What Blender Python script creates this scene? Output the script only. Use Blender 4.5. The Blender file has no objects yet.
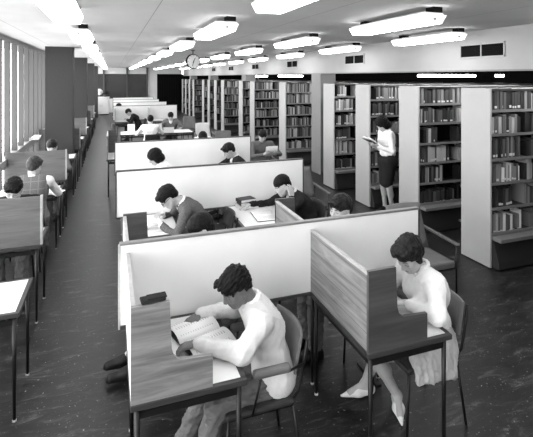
import bpy, bmesh, math, random
import numpy as np
from mathutils import Vector, Matrix
random.seed(7)
C = bpy.context.scene.collection
PI = math.pi

# ------------------------------------------------------------------ materials
def mat(name, col, rough=.6, var=.0, vscale=8, bump=0., bscale=60, spec=.4, metal=0, stretch=None, island=0., attr=None, coat=0):
    m = bpy.data.materials.new(name); m.use_nodes = True
    nt = m.node_tree; N = nt.nodes; L = nt.links
    b = N['Principled BSDF']
    if isinstance(col, (int, float)): col = (col, col, col)
    b.inputs['Roughness'].default_value = rough
    b.inputs['Specular IOR Level'].default_value = spec
    b.inputs['Metallic'].default_value = metal
    b.inputs['Coat Weight'].default_value = coat
    tc = N.new('ShaderNodeTexCoord'); src = tc.outputs['Object']
    mp = N.new('ShaderNodeMapping'); L.new(src, mp.inputs[0])
    if stretch: mp.inputs['Scale'].default_value = stretch
    rgb = N.new('ShaderNodeRGB'); rgb.outputs[0].default_value = (*col, 1); out = rgb.outputs[0]
    if var > 0:
        n = N.new('ShaderNodeTexNoise'); n.inputs['Scale'].default_value = vscale; n.inputs['Detail'].default_value = 6
        L.new(mp.outputs[0], n.inputs['Vector'])
        r = N.new('ShaderNodeMapRange'); r.inputs['From Min'].default_value = .3; r.inputs['From Max'].default_value = .7
        r.inputs['To Min'].default_value = 1-var; r.inputs['To Max'].default_value = 1+var
        L.new(n.outputs[0], r.inputs[0])
        x = N.new('ShaderNodeVectorMath'); x.operation = 'SCALE'; L.new(out, x.inputs[0]); L.new(r.outputs[0], x.inputs['Scale']); out = x.outputs[0]
    if island > 0:
        g = N.new('ShaderNodeNewGeometry'); r = N.new('ShaderNodeMapRange')
        r.inputs['To Min'].default_value = 1-island; r.inputs['To Max'].default_value = 1+island*3.5
        pw = N.new('ShaderNodeMath'); pw.operation = 'POWER'; pw.inputs[1].default_value = 2.2
        L.new(g.outputs['Random Per Island'], pw.inputs[0]); L.new(pw.outputs[0], r.inputs[0])
        x = N.new('ShaderNodeVectorMath'); x.operation = 'SCALE'; L.new(out, x.inputs[0]); L.new(r.outputs[0], x.inputs['Scale']); out = x.outputs[0]
    if attr:
        a = N.new('ShaderNodeAttribute'); a.attribute_name = attr
        x = N.new('ShaderNodeVectorMath'); x.operation = 'SCALE'; L.new(out, x.inputs[0]); L.new(a.outputs['Fac'], x.inputs['Scale']); out = x.outputs[0]
    L.new(out, b.inputs['Base Color'])
    if bump > 0:
        n = N.new('ShaderNodeTexNoise'); n.inputs['Scale'].default_value = bscale; n.inputs['Detail'].default_value = 4
        L.new(mp.outputs[0], n.inputs['Vector'])
        bp = N.new('ShaderNodeBump'); bp.inputs['Strength'].default_value = bump; bp.inputs['Distance'].default_value = .01
        L.new(n.outputs[0], bp.inputs['Height']); L.new(bp.outputs[0], b.inputs['Normal'])
    return m

def wood(name, col, dark=.55, axis='x', boards=.0, rough=.4, scale=1., amount=1.):
    """streaky timber: grain along one axis, optional boards of slightly different tone"""
    m = bpy.data.materials.new(name); m.use_nodes = True
    nt = m.node_tree; N = nt.nodes; L = nt.links; b = N['Principled BSDF']
    b.inputs['Roughness'].default_value = rough; b.inputs['Specular IOR Level'].default_value = .4
    tc = N.new('ShaderNodeTexCoord'); mp = N.new('ShaderNodeMapping'); L.new(tc.outputs['Object'], mp.inputs[0])
    s = [17*scale]*3; s['xyz'.index(axis)] = 1.3*scale
    mp.inputs['Scale'].default_value = s
    n = N.new('ShaderNodeTexNoise'); n.inputs['Scale'].default_value = 1; n.inputs['Detail'].default_value = 6; n.inputs['Roughness'].default_value = .65
    n.inputs['Distortion'].default_value = 1.2
    L.new(mp.outputs[0], n.inputs['Vector'])
    r = N.new('ShaderNodeMapRange'); r.inputs['From Min'].default_value = .32; r.inputs['From Max'].default_value = .68
    r.inputs['To Min'].default_value = dark; r.inputs['To Max'].default_value = 1.15
    L.new(n.outputs[0], r.inputs[0]); fac = r.outputs[0]
    if boards > 0:
        sx = N.new('ShaderNodeSeparateXYZ'); L.new(tc.outputs['Object'], sx.inputs[0])
        d = N.new('ShaderNodeMath'); d.operation = 'DIVIDE'; d.inputs[1].default_value = boards; L.new(sx.outputs[2], d.inputs[0])
        f = N.new('ShaderNodeMath'); f.operation = 'FLOOR'; L.new(d.outputs[0], f.inputs[0])
        w = N.new('ShaderNodeTexWhiteNoise'); w.noise_dimensions = '1D'; L.new(f.outputs[0], w.inputs['W'])
        r2 = N.new('ShaderNodeMapRange'); r2.inputs['To Min'].default_value = .72; r2.inputs['To Max'].default_value = 1.25; L.new(w.outputs[0], r2.inputs[0])
        x = N.new('ShaderNodeMath'); x.operation = 'MULTIPLY'; L.new(fac, x.inputs[0]); L.new(r2.outputs[0], x.inputs[1]); fac = x.outputs[0]
        fr = N.new('ShaderNodeMath'); fr.operation = 'FRACT'; L.new(d.outputs[0], fr.inputs[0])
        g = N.new('ShaderNodeMath'); g.operation = 'GREATER_THAN'; g.inputs[1].default_value = .045; L.new(fr.outputs[0], g.inputs[0])
        r3 = N.new('ShaderNodeMapRange'); r3.inputs['To Min'].default_value = .55; L.new(g.outputs[0], r3.inputs[0])
        x = N.new('ShaderNodeMath'); x.operation = 'MULTIPLY'; L.new(fac, x.inputs[0]); L.new(r3.outputs[0], x.inputs[1]); fac = x.outputs[0]
    x = N.new('ShaderNodeVectorMath'); x.operation = 'SCALE'; x.inputs[0].default_value = (col, col, col); L.new(fac, x.inputs['Scale'])
    L.new(x.outputs[0], b.inputs['Base Color'])
    return m

def emit(name, strength, col=(1, 1, 1)):
    m = bpy.data.materials.new(name); m.use_nodes = True
    b = m.node_tree.nodes['Principled BSDF']
    b.inputs['Base Color'].default_value = (.8, .8, .8, 1)
    b.inputs['Emission Color'].default_value = (*col, 1); b.inputs['Emission Strength'].default_value = strength
    return m

M = {}
M['screen'] = mat('pale_painted_board', .82, .55, var=.03, vscale=3, bump=.05, bscale=200)
M['cap'] = wood('dark_cap_timber', .07, .5, 'x')
M['capwood'] = wood('grey_cap_timber', .2, .6, 'x')
M['wood_y'] = wood('carrel_timber_y', .24, .4, 'y', boards=.105)
M['wood_x'] = wood('carrel_timber_x', .25, .45, 'x')
M['wood_dark'] = wood('carrel_timber_dark', .075, .6, 'x')
M['wood_left'] = wood('window_desk_timber', .13, .6, 'x')
M['edge'] = wood('pale_edge_timber', .36, .8, 'x')
M['desk_edge'] = wood('dark_desk_edge', .045, .6, 'x')
M['laminate'] = mat('white_laminate', .72, .35, var=.03, vscale=6)
M['steel'] = mat('black_enamelled_tube', .008, .4, spec=.35)
M['ferrule'] = mat('pale_glide', .5, .4)
M['vinyl'] = mat('grey_vinyl', .13, .42, var=.12, vscale=9, bump=.15, bscale=40)
M['vinyl_dark'] = mat('dark_vinyl', .025, .4, var=.15, vscale=9, bump=.15, bscale=40)
M['vinyl_light'] = mat('pale_vinyl', .6, .45, var=.08, vscale=9)
M['armwood'] = wood('chair_arm_timber', .13, .6, 'y')
M['panel'] = mat('bookcase_end_paint', .38, .5, var=.04, vscale=2.5)
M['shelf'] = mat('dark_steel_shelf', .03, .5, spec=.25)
M['shelf_lip'] = mat('grey_steel_lip', .16, .4)
M['column'] = mat('column_render', .03, .8, var=.12, vscale=40, bump=.2, bscale=120)
M['column_r'] = mat('column_render_pale', .2, .8, var=.08, vscale=40)
M['beam'] = mat('bulkhead_paint', .3, .7, var=.04, vscale=2)
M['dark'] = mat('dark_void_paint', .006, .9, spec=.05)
M['vent'] = mat('vent_black', .006, .9, spec=.05)
M['metal_trim'] = mat('grey_metal_trim', .3, .4)
M['mullion'] = mat('dark_mullion', .06, .5)
M['sill'] = mat('grey_sill', .22, .5, var=.06, vscale=4)
M['apron'] = mat('apron_wall', .12, .7)
M['wall'] = mat('painted_wall', .65, .7, var=.04, vscale=2)
M['farglass'] = mat('dark_glazing', .035, .25, var=.3, vscale=1.2, spec=.5)
M['skin'] = mat('fair_skin', .42, .5, var=.05, vscale=30, attr='tone', bump=.03, bscale=120)
M['skin_dark'] = mat('brown_skin', .13, .42, var=.08, vscale=30, attr='tone', bump=.03, bscale=120)
M['hair'] = mat('black_hair', .006, .5, var=.5, vscale=60, bump=.8, bscale=90, spec=.12)
M['hair_brown'] = mat('dark_brown_hair', .012, .42, var=.7, vscale=50, bump=.9, bscale=80, stretch=(1, .5, .5), spec=.12)
M['hair_mid'] = mat('mid_brown_hair', .035, .45, var=.6, vscale=50, bump=.8, bscale=80, spec=.12)
M['white_cloth'] = mat('white_cotton', .78, .8, var=.03, vscale=20, bump=.25, bscale=14, spec=.08)
M['sweater'] = mat('cream_wool_knit', .66, .95, var=.04, vscale=60, bump=.35, bscale=18, spec=.08)
M['skirt'] = mat('light_grey_cloth', .42, .85, var=.06, vscale=40, bump=.4, bscale=12, spec=.08)
M['suit'] = mat('dark_wool', .02, .9, var=.2, vscale=80, bump=.3, bscale=14, spec=.08)
M['tweed'] = mat('grey_tweed', .1, .9, var=.5, vscale=130, bump=.4, bscale=18, spec=.08)
M['trouser'] = mat('grey_trouser_cloth', .12, .9, var=.1, vscale=30, bump=.5, bscale=10, spec=.08)
M['pullover'] = mat('mid_grey_wool', .13, .95, var=.12, vscale=60, bump=.3, bscale=18, spec=.08)
M['shoe'] = mat('black_leather', .008, .4, spec=.2)
M['shoe_w'] = mat('white_leather', .75, .35, spec=.5)
M['paper'] = mat('paper', .8, .7, var=.02, vscale=30)
M['cover'] = mat('book_cover_dark', .02, .5)
M['cover_mid'] = mat('book_cover_mid', .18, .5)
M['glassf'] = mat('spectacle_frame', .02, .3)
M['plant'] = mat('dark_leaf', .03, .5)
for i, v in enumerate([.015, .04, .09, .2, .4, .75]):
    M['bk%d' % i] = mat('book_cloth_%s' % ['black', 'charcoal', 'dark_grey', 'mid_grey', 'pale_grey', 'whitish'][i], v, .6, var=.15, vscale=25)
M['bookstuff'] = mat('mixed_book_cloth', .10, .6, island=.95)
M['label'] = mat('spine_label_paper', .6, .7)

def checked():
    m = mat('checked_cloth', .11, .9, var=.2, vscale=90); nt = m.node_tree; N = nt.nodes; L = nt.links
    b = N['Principled BSDF']; old = b.inputs['Base Color'].links[0].from_socket
    tc = N.new('ShaderNodeTexCoord'); sp = N.new('ShaderNodeSeparateXYZ'); L.new(tc.outputs['Object'], sp.inputs[0])
    outs = []
    for ax in (1, 2):
        d = N.new('ShaderNodeMath'); d.operation = 'DIVIDE'; d.inputs[1].default_value = .085; L.new(sp.outputs[ax], d.inputs[0])
        f = N.new('ShaderNodeMath'); f.operation = 'FRACT'; L.new(d.outputs[0], f.inputs[0])
        g = N.new('ShaderNodeMath'); g.operation = 'LESS_THAN'; g.inputs[1].default_value = .1; L.new(f.outputs[0], g.inputs[0]); outs.append(g)
    mx = N.new('ShaderNodeMath'); mx.operation = 'MAXIMUM'; L.new(outs[0].outputs[0], mx.inputs[0]); L.new(outs[1].outputs[0], mx.inputs[1])
    mi = N.new('ShaderNodeMixRGB'); L.new(mx.outputs[0], mi.inputs[0]); L.new(old, mi.inputs[1]); mi.inputs[2].default_value = (.17, .17, .17, 1)
    L.new(mi.outputs[0], b.inputs['Base Color'])
    return m
M['check'] = checked()

def floor_mat():
    m = bpy.data.materials.new('dark_marbled_lino'); m.use_nodes = True; nt = m.node_tree; N = nt.nodes; L = nt.links; b = N['Principled BSDF']
    tc = N.new('ShaderNodeTexCoord')
    mp = N.new('ShaderNodeMapping'); mp.inputs['Scale'].default_value = (1.6, 5.5, 1); mp.inputs['Rotation'].default_value = (0, 0, .35); L.new(tc.outputs['Object'], mp.inputs[0])
    a = N.new('ShaderNodeTexNoise'); a.inputs['Scale'].default_value = 2.2; a.inputs['Detail'].default_value = 12; a.inputs['Roughness'].default_value = .72; a.inputs['Distortion'].default_value = .8
    L.new(mp.outputs[0], a.inputs['Vector'])
    cr = N.new('ShaderNodeValToRGB'); e = cr.color_ramp.elements
    e[0].position = .38; e[0].color = (.003,)*3+(1,); e[1].position = .54; e[1].color = (.012,)*3+(1,)
    x = e.new(.63); x.color = (.05,)*3+(1,); x = e.new(.72); x.color = (.14,)*3+(1,)
    L.new(a.outputs[0], cr.inputs[0])
    c = N.new('ShaderNodeTexNoise'); c.inputs['Scale'].default_value = 48; c.inputs['Detail'].default_value = 3; L.new(tc.outputs['Object'], c.inputs['Vector'])
    r2 = N.new('ShaderNodeMapRange'); r2.inputs['From Min'].default_value = .66; r2.inputs['From Max'].default_value = .74; r2.inputs['To Max'].default_value = .22; L.new(c.outputs[0], r2.inputs[0])
    ad = N.new('ShaderNodeMixRGB'); ad.blend_type = 'ADD'; ad.inputs[0].default_value = 1; L.new(cr.outputs[0], ad.inputs[1]); L.new(r2.outputs[0], ad.inputs[2])
    L.new(ad.outputs[0], b.inputs['Base Color'])
    rr = N.new('ShaderNodeMapRange'); rr.inputs['To Min'].default_value = .28; rr.inputs['To Max'].default_value = .55; L.new(a.outputs[0], rr.inputs[0]); L.new(rr.outputs[0], b.inputs['Roughness'])
    bp = N.new('ShaderNodeBump'); bp.inputs['Strength'].default_value = .15; bp.inputs['Distance'].default_value = .01; L.new(a.outputs[0], bp.inputs['Height']); L.new(bp.outputs[0], b.inputs['Normal'])
    b.inputs['Specular IOR Level'].default_value = .4
    return m
M['floor'] = floor_mat()

def ceil_mat():
    m = mat('ceiling_plaster', .36, .8, var=.04, vscale=2.5, bump=.1, bscale=90); nt = m.node_tree; N = nt.nodes; L = nt.links
    b = N['Principled BSDF']; old = b.inputs['Base Color'].links[0].from_socket
    tc = N.new('ShaderNodeTexCoord'); sp = N.new('ShaderNodeSeparateXYZ'); L.new(tc.outputs['Object'], sp.inputs[0])
    s = N.new('ShaderNodeMath'); s.operation = 'SUBTRACT'; s.inputs[1].default_value = .38; L.new(sp.outputs[0], s.inputs[0])
    d = N.new('ShaderNodeMath'); d.operation = 'DIVIDE'; d.inputs[1].default_value = 1.53; L.new(s.outputs[0], d.inputs[0])
    f = N.new('ShaderNodeMath'); f.operation = 'FRACT'; L.new(d.outputs[0], f.inputs[0])
    g = N.new('ShaderNodeMath'); g.operation = 'LESS_THAN'; g.inputs[1].default_value = .005; L.new(f.outputs[0], g.inputs[0])
    mi = N.new('ShaderNodeMixRGB'); L.new(g.outputs[0], mi.inputs[0]); L.new(old, mi.inputs[1]); mi.inputs[2].default_value = (.15, .15, .15, 1)
    L.new(mi.outputs[0], b.inputs['Base Color'])
    return m
M['ceiling'] = ceil_mat()
M['tube'] = emit('lit_diffuser', 9)
M['tube_side'] = emit('lit_diffuser_side', 4)
M['aisle'] = emit('added_aisle_glow', 26)  # glow of the added, unseen lamps above the stack aisles
M['tube_dim'] = emit('lit_stack_tube', 9)
M['endcap'] = emit('diffuser_end', .55)

# ------------------------------------------------------------------ helpers
class MB:
    def __init__(s): s.bm = bmesh.new()
    def box(s, x0, y0, z0, x1, y1, z1, bev=0, rot=None, mi=0):
        cx, cy, cz = (x0+x1)/2, (y0+y1)/2, (z0+z1)/2
        mt = Matrix.Translation((cx, cy, cz))
        if rot: mt = mt @ rot
        r = bmesh.ops.create_cube(s.bm, size=1, matrix=mt @ Matrix.Diagonal((abs(x1-x0), abs(y1-y0), abs(z1-z0), 1)))
        vs = r['verts']; es = list({e for v in vs for e in v.link_edges})
        fs = {f for v in vs for f in v.link_faces}
        if bev:
            q = bmesh.ops.bevel(s.bm, geom=es, offset=bev, segments=2, profile=.5, affect='EDGES'); fs = set(q['faces']) | {f for f in fs if f.is_valid}
        for f in fs:
            if f.is_valid: f.material_index = mi
        return s
    def tube(s, pts, r, n=8, caps=True, mi=0):
        pts = [Vector(p) for p in pts]; rs = r if isinstance(r, (list, tuple)) else [r]*len(pts)
        rings = []; up = None
        for i, p in enumerate(pts):
            t = (pts[min(i+1, len(pts)-1)]-pts[max(i-1, 0)]).normalized()
            if up is None: up = Vector((0, 0, 1)) if abs(t.z) < .9 else Vector((1, 0, 0))
            a = t.cross(up).normalized(); b = a.cross(t).normalized(); up = b
            rings.append([s.bm.verts.new(p+(a*math.cos(2*PI*k/n)+b*math.sin(2*PI*k/n))*rs[i]) for k in range(n)])
        for i in range(len(rings)-1):
            for k in range(n):
                f = s.bm.faces.new((rings[i][k], rings[i][(k+1) % n], rings[i+1][(k+1) % n], rings[i+1][k])); f.smooth = True; f.material_index = mi
        if caps: s.bm.faces.new(rings[0][::-1]).material_index = mi; s.bm.faces.new(rings[-1]).material_index = mi
        return s
    def prism(s, pts, y0, y1, axis='y', mi=0):
        """outline (a,b) extruded: axis y -> (x,z); axis x -> (y,z); axis z -> (x,y)"""
        def P(a, b, c):
            return {'y': (a, c, b), 'x': (c, a, b), 'z': (a, b, c)}[axis]
        A = [s.bm.verts.new(P(a, b, y0)) for a, b in pts]; B = [s.bm.verts.new(P(a, b, y1)) for a, b in pts]
        fs = [s.bm.faces.new(A), s.bm.faces.new(B[::-1])]
        for i in range(len(pts)):
            fs.append(s.bm.faces.new((A[i], B[i], B[(i+1) % len(pts)], A[(i+1) % len(pts)])))
        for f in fs: f.material_index = mi
        return s
    def lathe(s, prof, c=(0, 0, 0), n=20, mi=0):
        rings = []
        for r, z in prof: rings.append([s.bm.verts.new((c[0]+r*math.cos(2*PI*k/n), c[1]+r*math.sin(2*PI*k/n), c[2]+z)) for k in range(n)])
        for i in range(len(rings)-1):
            for k in range(n):
                f = s.bm.faces.new((rings[i][k], rings[i][(k+1) % n], rings[i+1][(k+1) % n], rings[i+1][k])); f.smooth = True; f.material_index = mi
        s.bm.faces.new(rings[0][::-1]); s.bm.faces.new(rings[-1])
        return s
    def sheet(s, grid, th=.004, mi=0):
        """grid[i][j] of points -> solid thin curved sheet"""
        A = [[s.bm.verts.new(p) for p in row] for row in grid]
        ni, nj = len(grid), len(grid[0]); B = []
        for i in range(ni):
            row = []
            for j in range(nj):
                u = Vector(grid[min(i+1, ni-1)][j])-Vector(grid[max(i-1, 0)][j]); v = Vector(grid[i][min(j+1, nj-1)])-Vector(grid[i][max(j-1, 0)][j] if False else grid[i][max(j-1, 0)])
                n_ = u.cross(v).normalized(); row.append(s.bm.verts.new(Vector(grid[i][j])-n_*th))
            B.append(row)
        for i in range(ni-1):
            for j in range(nj-1):
                for q in ((A[i][j], A[i+1][j], A[i+1][j+1], A[i][j+1]), (B[i][j], B[i][j+1], B[i+1][j+1], B[i+1][j])):
                    f = s.bm.faces.new(q); f.smooth = True; f.material_index = mi
        for i in range(ni-1):
            for j in (0, nj-1): s.bm.faces.new((A[i][j], B[i][j], B[i+1][j], A[i+1][j])).material_index = mi
        for j in range(nj-1):
            for i in (0, ni-1): s.bm.faces.new((A[i][j], A[i][j+1], B[i][j+1], B[i][j])).material_index = mi
        return s
    def mesh(s, name, mats):
        bmesh.ops.recalc_face_normals(s.bm, faces=s.bm.faces)
        me = bpy.data.meshes.new(name); s.bm.to_mesh(me); s.bm.free()
        for m in (mats if isinstance(mats, (list, tuple)) else [mats]): me.materials.append(m)
        return me

def obj(name, me, parent=None, loc=None, label=None):
    o = bpy.data.objects.new(name, me); C.objects.link(o)
    if parent: o.parent = parent
    if loc: o.location = loc
    if label: o['label'] = label
    return o
def tag(o, label, cat, group=None, kind=None):
    o['label'] = label; o['category'] = cat
    if group: o['group'] = group
    if kind: o['kind'] = kind
    return o
def thing(name, label, cat, loc=(0, 0, 0), rz=0, group=None):
    o = bpy.data.objects.new(name, None); C.objects.link(o); o.location = loc; o.rotation_euler = (0, 0, rz); o.empty_display_size = .1
    return tag(o, label, cat, group)
def struct(name, mb, m, label=None):
    o = obj(name, mb.mesh(name, m)); o['kind'] = 'structure'
    if label: o['label'] = label
    return o
def dup(root, loc, rz=None, label=None, group=None):
    r = root.copy(); C.objects.link(r); r.location = loc
    if rz is not None: r.rotation_euler = (0, 0, rz)
    if label: r['label'] = label
    if group: r['group'] = group
    for ch in list(root.children):
        c = ch.copy(); C.objects.link(c); c.parent = r
        for g in list(ch.children):
            d = g.copy(); C.objects.link(d); d.parent = c
    return r

# ------------------------------------------------------------------ the room
CEIL = 2.92; YF = 30.; YB = -2.5; XW = -1.5; XB = 4.32; XR = 10.
struct('floor', MB().box(-2.2, YB-.2, -.1, XR+.2, YF+.2, 0), M['floor'])
struct('ceiling', MB().box(-2.2, YB-.2, CEIL, XB+.3, YF+.2, CEIL+.1), M['ceiling'])
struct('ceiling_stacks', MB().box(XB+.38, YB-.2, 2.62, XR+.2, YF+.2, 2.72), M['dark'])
struct('wall_right', MB().box(XR, YB, 0, XR+.15, YF, 2.65), M['dark'])
struct('wall_near', MB().box(-2.2, YB-.15, 0, XR, YB, CEIL), M['wall'])
# bulkhead above the stacks
XB = 4.6
struct('trim_1', MB().box(XB, YB, 2.395, XB+.12, YF, CEIL), M['beam'])
struct('trim_2', MB().box(XB-.012, YB, 2.375, XB+.132, YF, 2.395), M['shelf_lip'])
struct('trim_3', MB().box(XB+.02, YB, 2.28, XB+.06, YF, 2.375), M['dark']) if False else None
# far wall: pale upper band, dark glazing, posts, pale panel, dark grille
w = MB(); w.box(-2.2, YF, 2.50, 4.5, YF+.12, CEIL); w.box(2.2, YF, 0, 2.85, YF+.12, 2.5); w.box(-2.2, YF, 0, 2.2, YF+.12, .9)
struct('wall_far', w, M['wall'])
g = MB().box(-2.2, YF+.03, .9, 2.2, YF+.08, 2.5); struct('window_1', g, M['farglass'])
g = MB().box(2.85, YF+.02, 0, XR, YF+.1, 2.5)
for k in range(9): g.box(2.95+k*.16, YF-.03, .2, 3.0+k*.16, YF+.02, 2.4)
struct('wall_far_grille', g, M['dark'])
pm = MB()
for x in (-.5, .93, 2.2): pm.box(x-.05, YF-.12, 0, x+.05, YF, CEIL)
struct('trim_4', pm, M['mullion'])
# left window wall
ap = MB().box(XW-.2, YB, 0, XW-.05, YF, .45); struct('wall_left', ap, M['apron'])
struct('trim_5', MB().box(XW-.14, YB, .98, XW+.05, YF, 1.1).box(XW-.15, YB, .42, XW+.0, YF, .48), M['sill'])
struct('wall_left_head', MB().box(XW-.2, YB, 2.84, XW-.02, YF, CEIL), M['beam'])
mu = MB(); y = YB
while y < YF:
    mu.box(XW-.045, y-.027, .45, XW+.035, y+.027, 2.84); y += .53
struct('window_2', mu, M['mullion'])
# columns
def column(x0, y0, x1, y1, z1, m, label):
    o = obj('column', MB().box(x0, y0, 0, x1, y1, z1, bev=.008).mesh('column', m)); o['kind'] = 'structure'; o['label'] = label
for i, y in enumerate((9.8, 15.1, 21.1, 26.6)):
    column(-1.28, y, -.76, y+.4, CEIL, M['column'], 'dark rendered square column by the window wall, number %d along' % (i+1))
for i, y in enumerate((9.2, 15.3, 21.3, 27.0)):
    column(4.605, y, 5.0, y+.5, 2.6, M['column_r'], 'grey column standing among the bookcase ends, number %d along' % (i+1))

# ------------------------------------------------------------------ ceiling lights
def lightmesh():
    # trapezoid section (x,z), lying along y, tapering ends
    zt, zb = -.075, -.145; wt, wb = .125, .098
    L0, L1 = .625, .60
    mb = MB(); bm = mb.bm
    T = [(-wt, -L0, zt), (wt, -L0, zt), (wt, L0, zt), (-wt, L0, zt)]; B = [(-wb, -L1, zb), (wb, -L1, zb), (wb, L1, zb), (-wb, L1, zb)]
    t = [bm.verts.new(p) for p in T]; b = [bm.verts.new(p) for p in B]
    bm.faces.new(t); bm.faces.new(b[::-1])
    for i in range(4):
        f = bm.faces.new((t[i], b[i], b[(i+1) % 4], t[(i+1) % 4]))
        f.material_index = 1 if i in (0, 2) else 2
    return mb.mesh('diffuser', [M['tube'], M['endcap'], M['tube_side']])
root = thing('ceiling_light', 'long white fluorescent batten light fixed under the ceiling', 'ceiling light', (0, 0, CEIL))
obj('diffuser', lightmesh(), root)
hm = MB().box(-.115, -.6, -.075, .115, .6, -.05, bev=.004)
obj('housing', hm.mesh('housing', M['metal_trim']), root); [obj('bracket', MB().box(.0, q_-.05, -.05, .1, q_+.05, 0).mesh('bracket', M['dark']), root) for q_ in (-.55, .55)]
km = MB().lathe([(.012, 0), (.014, .006)], (0, 0, 0), 10)
for sg in (-1, 1):
    k = obj('end_screw', MB().tube([(0, sg*.61, -.11), (0, sg*.625, -.112)], .011, 10).mesh('end_screw', M['metal_trim']), root)
rows = [(-.37, 3.68, 'window'), (1.1, 2.46, 'second'), (2.66, 3.72, 'third'), (4.11, 4.97, 'bulkhead')]
first = True
ordn = ['first', 'second', 'third', 'fourth', 'fifth', 'sixth', 'seventh', 'eighth', 'ninth', 'tenth', 'eleventh', 'twelfth', 'thirteenth', 'fourteenth']
for x, y0, nm in rows:
    k = 0; y = y0
    while y < YF-.7:
        lb = 'white fluorescent batten light, %s from the front in the row %s' % (ordn[k], {'window': 'nearest the windows', 'second': 'second from windows', 'third': 'third from windows', 'bulkhead': 'along the bulkhead'}[nm])
        gp = 'ceiling lights in the %s row' % nm
        if first:
            root.location = (x, y, CEIL); root['label'] = lb; root['group'] = gp; first = False
        else: dup(root, (x, y, CEIL), None, lb, gp)
        y += 2.46; k += 1
    for q_ in (1, 2):
        if y0-2.46*q_ > YB+.8: dup(root, (x, y0-2.46*q_, CEIL), None, 'white fluorescent batten light, %s before the photographed part of the row %s' % (ordn[q_-1], {'window': 'nearest the windows', 'second': 'second from windows', 'third': 'third from windows', 'bulkhead': 'along the bulkhead'}[nm]), gp)
AISLES = (2.4, 3.6, 4.9, 6.2, 7.5, 9.4, 12.1, 14.2, 16.5, 20.0, 25.1)
# stack lights (glimpsed over the bookcase tops)
sroot = None
for k, (x, y, L_) in enumerate([(6.87, 8.2, .58), (7.51, 8.2, .55), (8.03, 8.2, .34), (8.99, 8.2, .2), (5.52, 13.2, .85), (5.67, 16.6, .5)]):
    t = thing('ceiling_strip_light', 'bright strip light seen over the bookcase tops, %s' % ['leftmost of the four over the near bookcases', 'second of the four over the near bookcases', 'third of the four over the near bookcases', 'shortest, toward the right edge', 'over the bookcases left of the pale column', 'over the farther bookcases'][k], 'strip light', (x, y, 2.33), 0, 'strip lights in the stacks')
    obj('tube', MB().box(-L_/2, -.05, -.03, L_/2, .05, .03, bev=.01).mesh('tube', M['tube_dim']), t)
    obj('stem', MB().box(-.02, -.02, .03, .02, .02, .29).mesh('stem', M['dark']), t)

for k in range(len(AISLES)):  # added strips hidden behind the bulkhead, there to brighten the book spines
    t = thing('added_aisle_light', 'added unseen light above a stack aisle to brighten the books, %s from the front' % ordn[k], 'strip light', (6.0, AISLES[k], 2.62), 0, 'added unseen lights over the stack aisles')
    obj('tube', MB().box(-1.1, -.05, -.09, 1.1, .05, -.04, bev=.01).mesh('tube', M['aisle']), t); obj('housing', MB().box(-1.12, -.06, -.04, 1.12, .06, 0).mesh('housing', M['metal_trim']), t)
# vents in the bulkhead
def vent(y, label):
    t = thing('wall_vent', label, 'vent', (XB, y, 2.65), 0, 'air vents in the bulkhead')
    fr = MB()
    L_, H_ = .37, .095
    for a in ((-L_, -H_, L_, -H_+.018), (-L_, H_-.018, L_, H_), (-L_, -H_, -L_+.018, H_), (L_-.018, -H_, L_, H_), (-.008, -H_, .008, H_)):
        fr.box(-.014, a[0], a[1], 0, a[2], a[3])
    obj('frame', fr.mesh('frame', M['metal_trim']), t)
    lv = MB().box(-.004, -L_+.01, -H_+.01, -.001, L_-.01, H_-.01)
    for k in range(7): lv.box(-.011, -L_+.015, -H_+.022+k*.022, -.004, L_-.015, -H_+.026+k*.022)
    obj('louvre', lv.mesh('louvre', M['vent']), t)
for y, s in [(4.48, 'large black louvred air vent on the bulkhead at the right'), (7.68, 'black louvred vent above the reading woman, second from the right'), (10.88, 'small black vent on the bulkhead, third from the right'), (14.1, 'small black vent on the bulkhead, fourth from the right'), (17.3, 'tiny black vent far along the bulkhead, fifth from the right'), (20.5, 'tiny black vent far along the bulkhead, sixth from the right')]:
    vent(y, s)

# clock
t = thing('wall_clock', 'round white two-faced clock hanging from a rod under the ceiling', 'clock', (1.75, 9.98, 2.655), math.radians(14))
cm = MB(); 
def disc(r, y0, y1, n=28):
    pts = [(r*math.cos(2*PI*k/n), r*math.sin(2*PI*k/n)) for k in range(n)]
    return MB().prism(pts, y0, y1)
obj('case', disc(.168, -.035, .035).mesh('case', M['dark']), t)
df = obj('dial', disc(.152, -.040, .040).mesh('dial', M['paper']), t)
mk = MB()
for k in range(12):
    a = k*PI/6; mk.box(.135*math.sin(a)-.005, -.042, .135*math.cos(a)-.009, .135*math.sin(a)+.005, -.040, .135*math.cos(a)+.009, rot=Matrix.Rotation(a, 4, 'Y'))
obj('hour_marks', mk.mesh('hour_marks', M['dark']), df)
obj('hour_hand', MB().tube([(-.02, -.046, -.03), (.035, -.046, .08)], .007, 6).mesh('hour_hand', M['dark']), df)
obj('minute_hand', MB().tube([(.012, -.049, .03), (-.035, -.049, -.105)], .005, 6).mesh('minute_hand', M['dark']), df)
obj('rod', MB().tube([(0, 0, .16), (0, 0, CEIL-2.655)], .011, 8).lathe([(.05, -.012), (.05, 0)], (0, 0, CEIL-2.655), 14).mesh('rod', M['dark']), t)

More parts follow.
